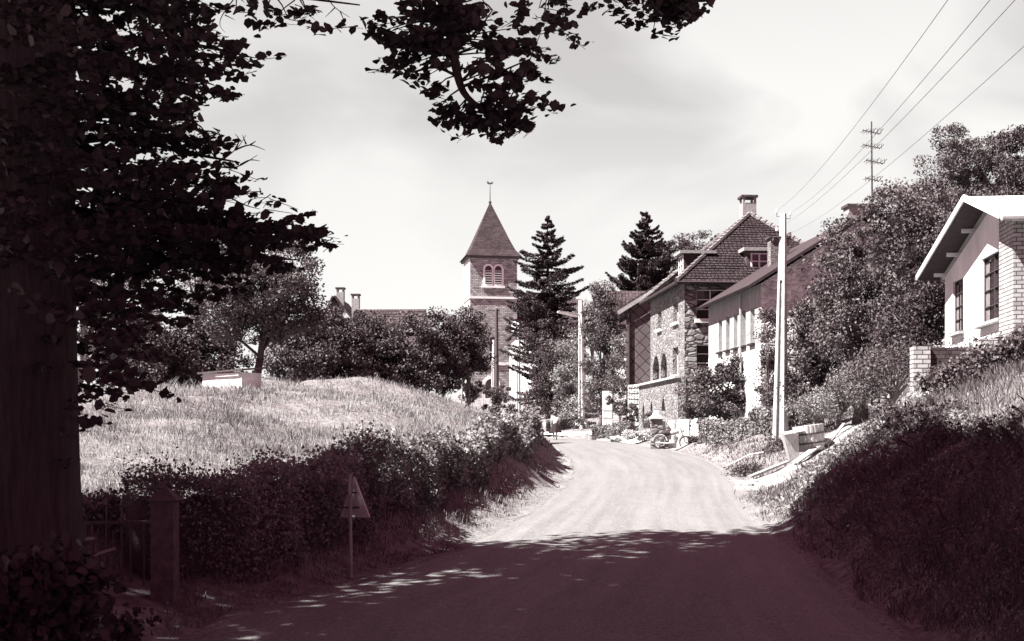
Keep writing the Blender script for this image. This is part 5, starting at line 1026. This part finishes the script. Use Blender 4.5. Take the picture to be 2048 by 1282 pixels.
mb = MB(); mb.beam((X(1505,51), 51.06, Zp(825,51)), (X(1562,51), 51.06, Zp(825,51)), .04, .07); mb.build('rail', MT['wood_pale'], pf)
# motorcycle: seen three-quarter from the front
mo = P(1345, 895, 60); mo.z = gz(mo.x, mo.y)+.06; bike = empty('motorcycle', mo, 'light old motorcycle parked against the white garden gate', 'motorcycle')
yaw = R(-28); Mb = Matrix.Translation(mo) @ Matrix.Rotation(yaw, 4, 'Z') @ Matrix.Rotation(R(-6), 4, 'X')   # local x forward
def wheel(cx, nm):
    mb = MB(Mb); r = .31; seg = 28
    for rr, tr_, mt, nme in ((r-.03, .04, 'iron', nm),):
        pts = [(cx+rr*math.cos(2*math.pi*k/seg), 0, r+rr*math.sin(2*math.pi*k/seg)) for k in range(seg+1)]; mb.tube(pts, tr_, 8, cap=False)
    w = mb.build(nm, MT['iron'], bike, smooth=True); mb = MB(Mb); pts = [(cx+.235*math.cos(2*math.pi*k/seg), 0, r+.235*math.sin(2*math.pi*k/seg)) for k in range(seg+1)]; mb.tube(pts, .016, 6, cap=False)
    for k in range(12): a = 2*math.pi*k/12; mb.tube([(cx, .03*(-1)**k, r), (cx+.235*math.cos(a), 0, r+.235*math.sin(a))], .005, 3)
    mb.tube([(cx,-.05,r),(cx,.05,r)], .06, 10); mb.build('rim', MT['metal_grey'], w)
    mb = MB(Mb); pts = [(cx+.36*math.cos(a), 0, r+.36*math.sin(a)) for a in np.linspace(R(10), R(175), 10)]
    for i in range(9): a, b_ = Vector(pts[i]), Vector(pts[i+1]); mb.beam(a, b_, .12, .015, up=(a-Vector((cx,0,r))))
    mb.build('mudguard', MT['white'], bike)
wheel(-.62, 'wheel'); wheel(.62, 'wheel')
mb = MB(Mb); 
for pth in ([(-.62,.06,.31),(-.35,.06,.62),(.28,.0,.78)], [(-.62,-.06,.31),(-.35,-.06,.62)], [(.28,0,.78),(.2,0,.35),(-.3,0,.28),(-.62,.05,.31)], [(.62,.07,.31),(.45,.07,.7),(.36,.07,.95)], [(.62,-.07,.31),(.45,-.07,.7),(.36,-.07,.95)], [(-.35,0,.62),(-.3,0,.28)]): mb.tube(pth, .02, 6)
mb.build('frame', MT['iron'], bike)
mb = MB(Mb); mb.tube([(-.12,0,.72),(-.02,0,.77),(.16,0,.79),(.28,0,.76)], [.06,.13,.12,.05], 12); mb.build('fuel_tank', MT['metal_grey'], bike, smooth=True)
mb = MB(Mb); mb.tube([(-.55,0,.72),(-.4,0,.74),(-.2,0,.73),(-.1,0,.74)], [.07,.11,.10,.05], 10); mb.build('saddle', MT['wood_dark'], bike, smooth=True)
mb = MB(Mb); mb.box((-.14,-.1,.22), (.14,.1,.42)); mb.lathe((.02,0,.42), [(.08,0),(.11,.03),(.08,.06),(.11,.09),(.08,.12),(.11,.15),(.07,.2)], 12); mb.tube([(.08,-.12,.45),(.12,-.14,.28),(-.2,-.15,.24),(-.75,-.15,.27)], [.02,.02,.03,.045], 8); mb.build('engine', MT['metal_grey'], bike)
mb = MB(Mb); mb.tube([(.26,-.33,.98),(.34,-.2,1.02),(.38,0,.97),(.34,.2,1.02),(.26,.33,.98)], .014, 6); mb.build('handlebar', MT['metal_grey'], bike); mb = MB(Mb); mb.lathe(Vector((.40,0,.86)), [(.03,0),(.08,.04),(.095,.12),(.09,.14)], 14, axis=(1,0,0)); mb.build('headlight', MT['metal_grey'], bike)

# ------------------------------------------------------------------ tub, bin, planks on the gravel track
tp_ = P(1622, 905, 38.0); tz = gz(tp_.x, 38)+.12; tub = empty('wooden_tub', (tp_.x, 38, tz), 'round wooden tub with iron hoops standing tilted on the gravel track', 'tub'); axt = Vector((-.13, 0, 1))
mb = MB(); prof = [(.30,0),(.385,.0),(.43,.35),(.455,.74),(.42,.74),(.40,.68),(.05,.66)]; mb.lathe((tp_.x, 38, tz), prof, 66, axis=axt)
for i, v in enumerate(mb.v):
    if (i % 66) % 3 == 0: mb.v[i] = v + (Vector((tp_.x, 38, v.z))-v)*.05
mb.build('staves', MT['wood_pale'], tub)
for h_ in (.2, .47): mb = MB(); r_ = .385+.1*h_; mb.lathe(Vector((tp_.x, 38, tz))+axt.normalized()*h_, [(r_+.012,0),(r_+.022,.0),(r_+.026,.05),(r_+.012,.05)], 22, axis=axt); mb.build('hoop', MT['iron'], tub)
bp = P(1588, 913, 37.4); bzz = gz(bp.x, 37.6)+.1; bn = empty('wooden_bin', (bp.x, 37.6, bzz), 'pale flared wooden bin with a loose lid left of the round tub', 'bin'); mb = MB(); ax2 = Vector((-.16,0,1)).normalized(); c = Vector((bp.x+.02, 37.55, bzz))
vs = []
for (w_, h_) in ((.13, 0), (.22, .78)):
    for sx, sy in ((-1,-1),(1,-1),(1,1),(-1,1)): vs.append(c+ax2*h_+Vector((sx*w_, sy*w_, 0)))
mb.add(vs, [(0,3,2,1),(4,5,6,7),(0,1,5,4),(1,2,6,5),(2,3,7,6),(3,0,4,7)]); mb.build('body', MT['wood_pale'], bn)
mb = MB(); q = c+ax2*.78; mb.slab([q+Vector((-.2,-.3,.0)), q+Vector((.42,-.3,.12)), q+Vector((.42,.3,.14)), q+Vector((-.2,.3,.02))], .04); mb.build('lid', MT['white'], bn)
PL = [((1498,946,35.5),(1575,905,37),.14,'dark plank lying along the left edge of the gravel track, lowest one'),((1590,935,36.3),(1660,893,38.5),.2,'broad pale plank lying in front of the round tub'),((1640,905,38.5),(1700,868,40.5),.16,'plank lying uphill of the round tub'),((1655,898,38),(1688,860,39.5),.08,'thin batten propped right of the round tub')]
for i, (a, b_, w_, lb) in enumerate(PL):
    A, B = P(*a), P(*b_); A.z = gz(A.x, A.y)+.09; B.z = gz(B.x, B.y)+.12+(.15 if i == 3 else 0); mb = MB(); mb.beam(A, B, w_, .05); tag(mb.build('plank', MT['wood_pale'] if i else MT['concrete_old'], org=A), lb, 'plank', 'planks lying by the gravel track')
# bent pale hoop in the grass, stones
mb = MB(); pts = [P(1455+12*i, 908+7*math.sin(i/6*math.pi), 41) for i in range(7)]
for p in pts: p.z = gz(p.x, p.y)+.16
mb.tube(pts, .02, 5); tag(mb.build('pipe', MT['white'], org=pts[0]), 'thin bent white pipe lying in the grass of the verge', 'pipe')
for i, (px, py, D, r_, lb) in enumerate(((1496,968,32.6,.16,'grey stone at the low end of the gravel track, nearest the road'),(1478,962,33.4,.1,'small stone at the tip of the grass verge'),(1508,958,34,.13,'stone half hidden by weeds below the planks'))):
    p = P(px, py, D); g_ = gz(p.x, p.y); mb = MB(); mb.lathe((p.x, p.y, g_-.03), [(r_*.7,0),(r_,.3*r_),(r_*.9,.7*r_),(r_*.4,r_)], 9); o = mb.build('stone', MT['concrete_old'], org=(p.x, p.y, g_)); tag(o, lb, 'stone', 'stones beside the gravel track')
for v in o.data.vertices: v.co *= random.uniform(.9, 1.1)

# ------------------------------------------------------------------ the woman walking away
wx, wy = 2.55, 77.0; wz_ = float(np.interp(77, RS[:150,3], RZ[:150]))+.06
pe = empty('person', (wx, wy, wz_), 'woman in a white blouse and dark skirt walking away up the road with a bag', 'person')
def skin_body(name, joints, edges, mat, parent, sub=2):
    me = bpy.data.meshes.new(name); me.from_pydata([j[0] for j in joints], edges, []); me.update(); o = bpy.data.objects.new(name, me); COL.objects.link(o); me.materials.append(MT[mat])
    o.modifiers.new('skin', 'SKIN'); sv_ = me.skin_vertices[0].data
    for i, j in enumerate(joints): r = j[1] if hasattr(j[1], '__len__') else (j[1], j[1]); sv_[i].radius = r; sv_[i].use_root = (i == 0)
    s = o.modifiers.new('sub', 'SUBSURF'); s.levels = sub; s.render_levels = sub; o.parent = parent; ORG[o.name] = ORG[parent.name]; return o
J = [((0,0,.90),(.13,.10)),((0,0,1.08),(.105,.08)),((0,0,1.28),(.14,.09)),((0,0,1.38),(.06,.05)),((0,.01,1.46),.05),((0,.02,1.53),.085),((0,.015,1.60),.075),
     ((-.17,0,1.34),.048),((-.23,.02,1.08),.038),((-.22,.06,.84),.026),((-.22,.07,.76),.022),((.17,0,1.34),.048),((.30,.05,1.15),.038),((.20,.12,.98),.026),((.13,.13,.95),.022),
     ((-.09,0,.80),.085),((-.09,.05,.47),.055),((-.08,-.02,.27),.05),((-.08,-.06,.08),.033),((-.08,.06,.03),.032),((.09,0,.80),.085),((.09,.10,.48),.055),((.09,.10,.28),.05),((.09,.12,.08),.033),((.09,.24,.04),.032)]
E = [(0,1),(1,2),(2,3),(3,4),(4,5),(5,6),(2,7),(7,8),(8,9),(9,10),(2,11),(11,12),(12,13),(13,14),(0,15),(15,16),(16,17),(17,18),(18,19),(0,20),(20,21),(21,22),(22,23),(23,24)]
skin_body('body', J, E, 'skin', pe)
skin_body('blouse', [((0,0,.95),(.15,.12)),((0,0,1.1),(.125,.10)),((0,0,1.28),(.165,.11)),((0,0,1.37),(.08,.07)),((-.17,0,1.33),.075),((-.21,.01,1.18),.065),((.17,0,1.33),.075),((.26,.03,1.2),.065)], [(0,1),(1,2),(2,3),(2,4),(4,5),(2,6),(6,7)], 'cloth_white', pe)
mb = MB(); seg = 28; vs = []
for z, r, rip in ((1.0,.15,0),(.92,.2,.0),(.75,.26,.02),(.6,.31,.035),(.46,.36,.05)):
    for k in range(seg): a = 2*math.pi*k/seg; rr = r+rip*math.sin(a*7); vs.append((wx+.02+rr*math.cos(a), wy+rr*.8*math.sin(a), wz_+z))
mb.add(vs, [(i*seg+k, i*seg+(k+1)%seg, (i+1)*seg+(k+1)%seg, (i+1)*seg+k) for i in range(4) for k in range(seg)]); mb.build('skirt', MT['cloth_dark'], pe, smooth=True)
mb = MB(); mb.lathe((wx, wy-.005, wz_+1.46), [(.05,0),(.10,.05),(.115,.12),(.105,.19),(.04,.235)], 14); mb.build('hair', MT['hair'], pe, smooth=True)
for sx, y_ in ((-.08,.0),(.09,.18)): mb = MB(); mb.tube([(wx+sx, wy+y_-.06, wz_+.05),(wx+sx, wy+y_+.02, wz_+.04),(wx+sx, wy+y_+.12, wz_+.03)], [.038,.04,.03], 8); mb.build('shoe', MT['cloth_dark'], pe, smooth=True)
bgx = wx-.25; mb = MB(); mb.add([(bgx-.14,wy-.02,wz_+.42),(bgx+.14,wy-.02,wz_+.42),(bgx+.12,wy+.12,wz_+.42),(bgx-.12,wy+.12,wz_+.42),(bgx-.12,wy,wz_+.66),(bgx+.12,wy,wz_+.66),(bgx+.1,wy+.1,wz_+.66),(bgx-.1,wy+.1,wz_+.66)], [(0,3,2,1),(4,5,6,7),(0,1,5,4),(1,2,6,5),(2,3,7,6),(3,0,4,7)]); hb = mb.build('handbag', MT['cloth_dark'], None, org=(bgx, wy, wz_+.42)); tag(hb, 'dark handbag hanging from the left hand of the walking woman', 'bag')
mb = MB(); mb.tube([(bgx-.08,wy+.05,wz_+.65),(bgx-.04,wy+.06,wz_+.76),(bgx+.04,wy+.06,wz_+.76),(bgx+.08,wy+.05,wz_+.65)], .01, 6); mb.build('handle', MT['cloth_dark'], hb)
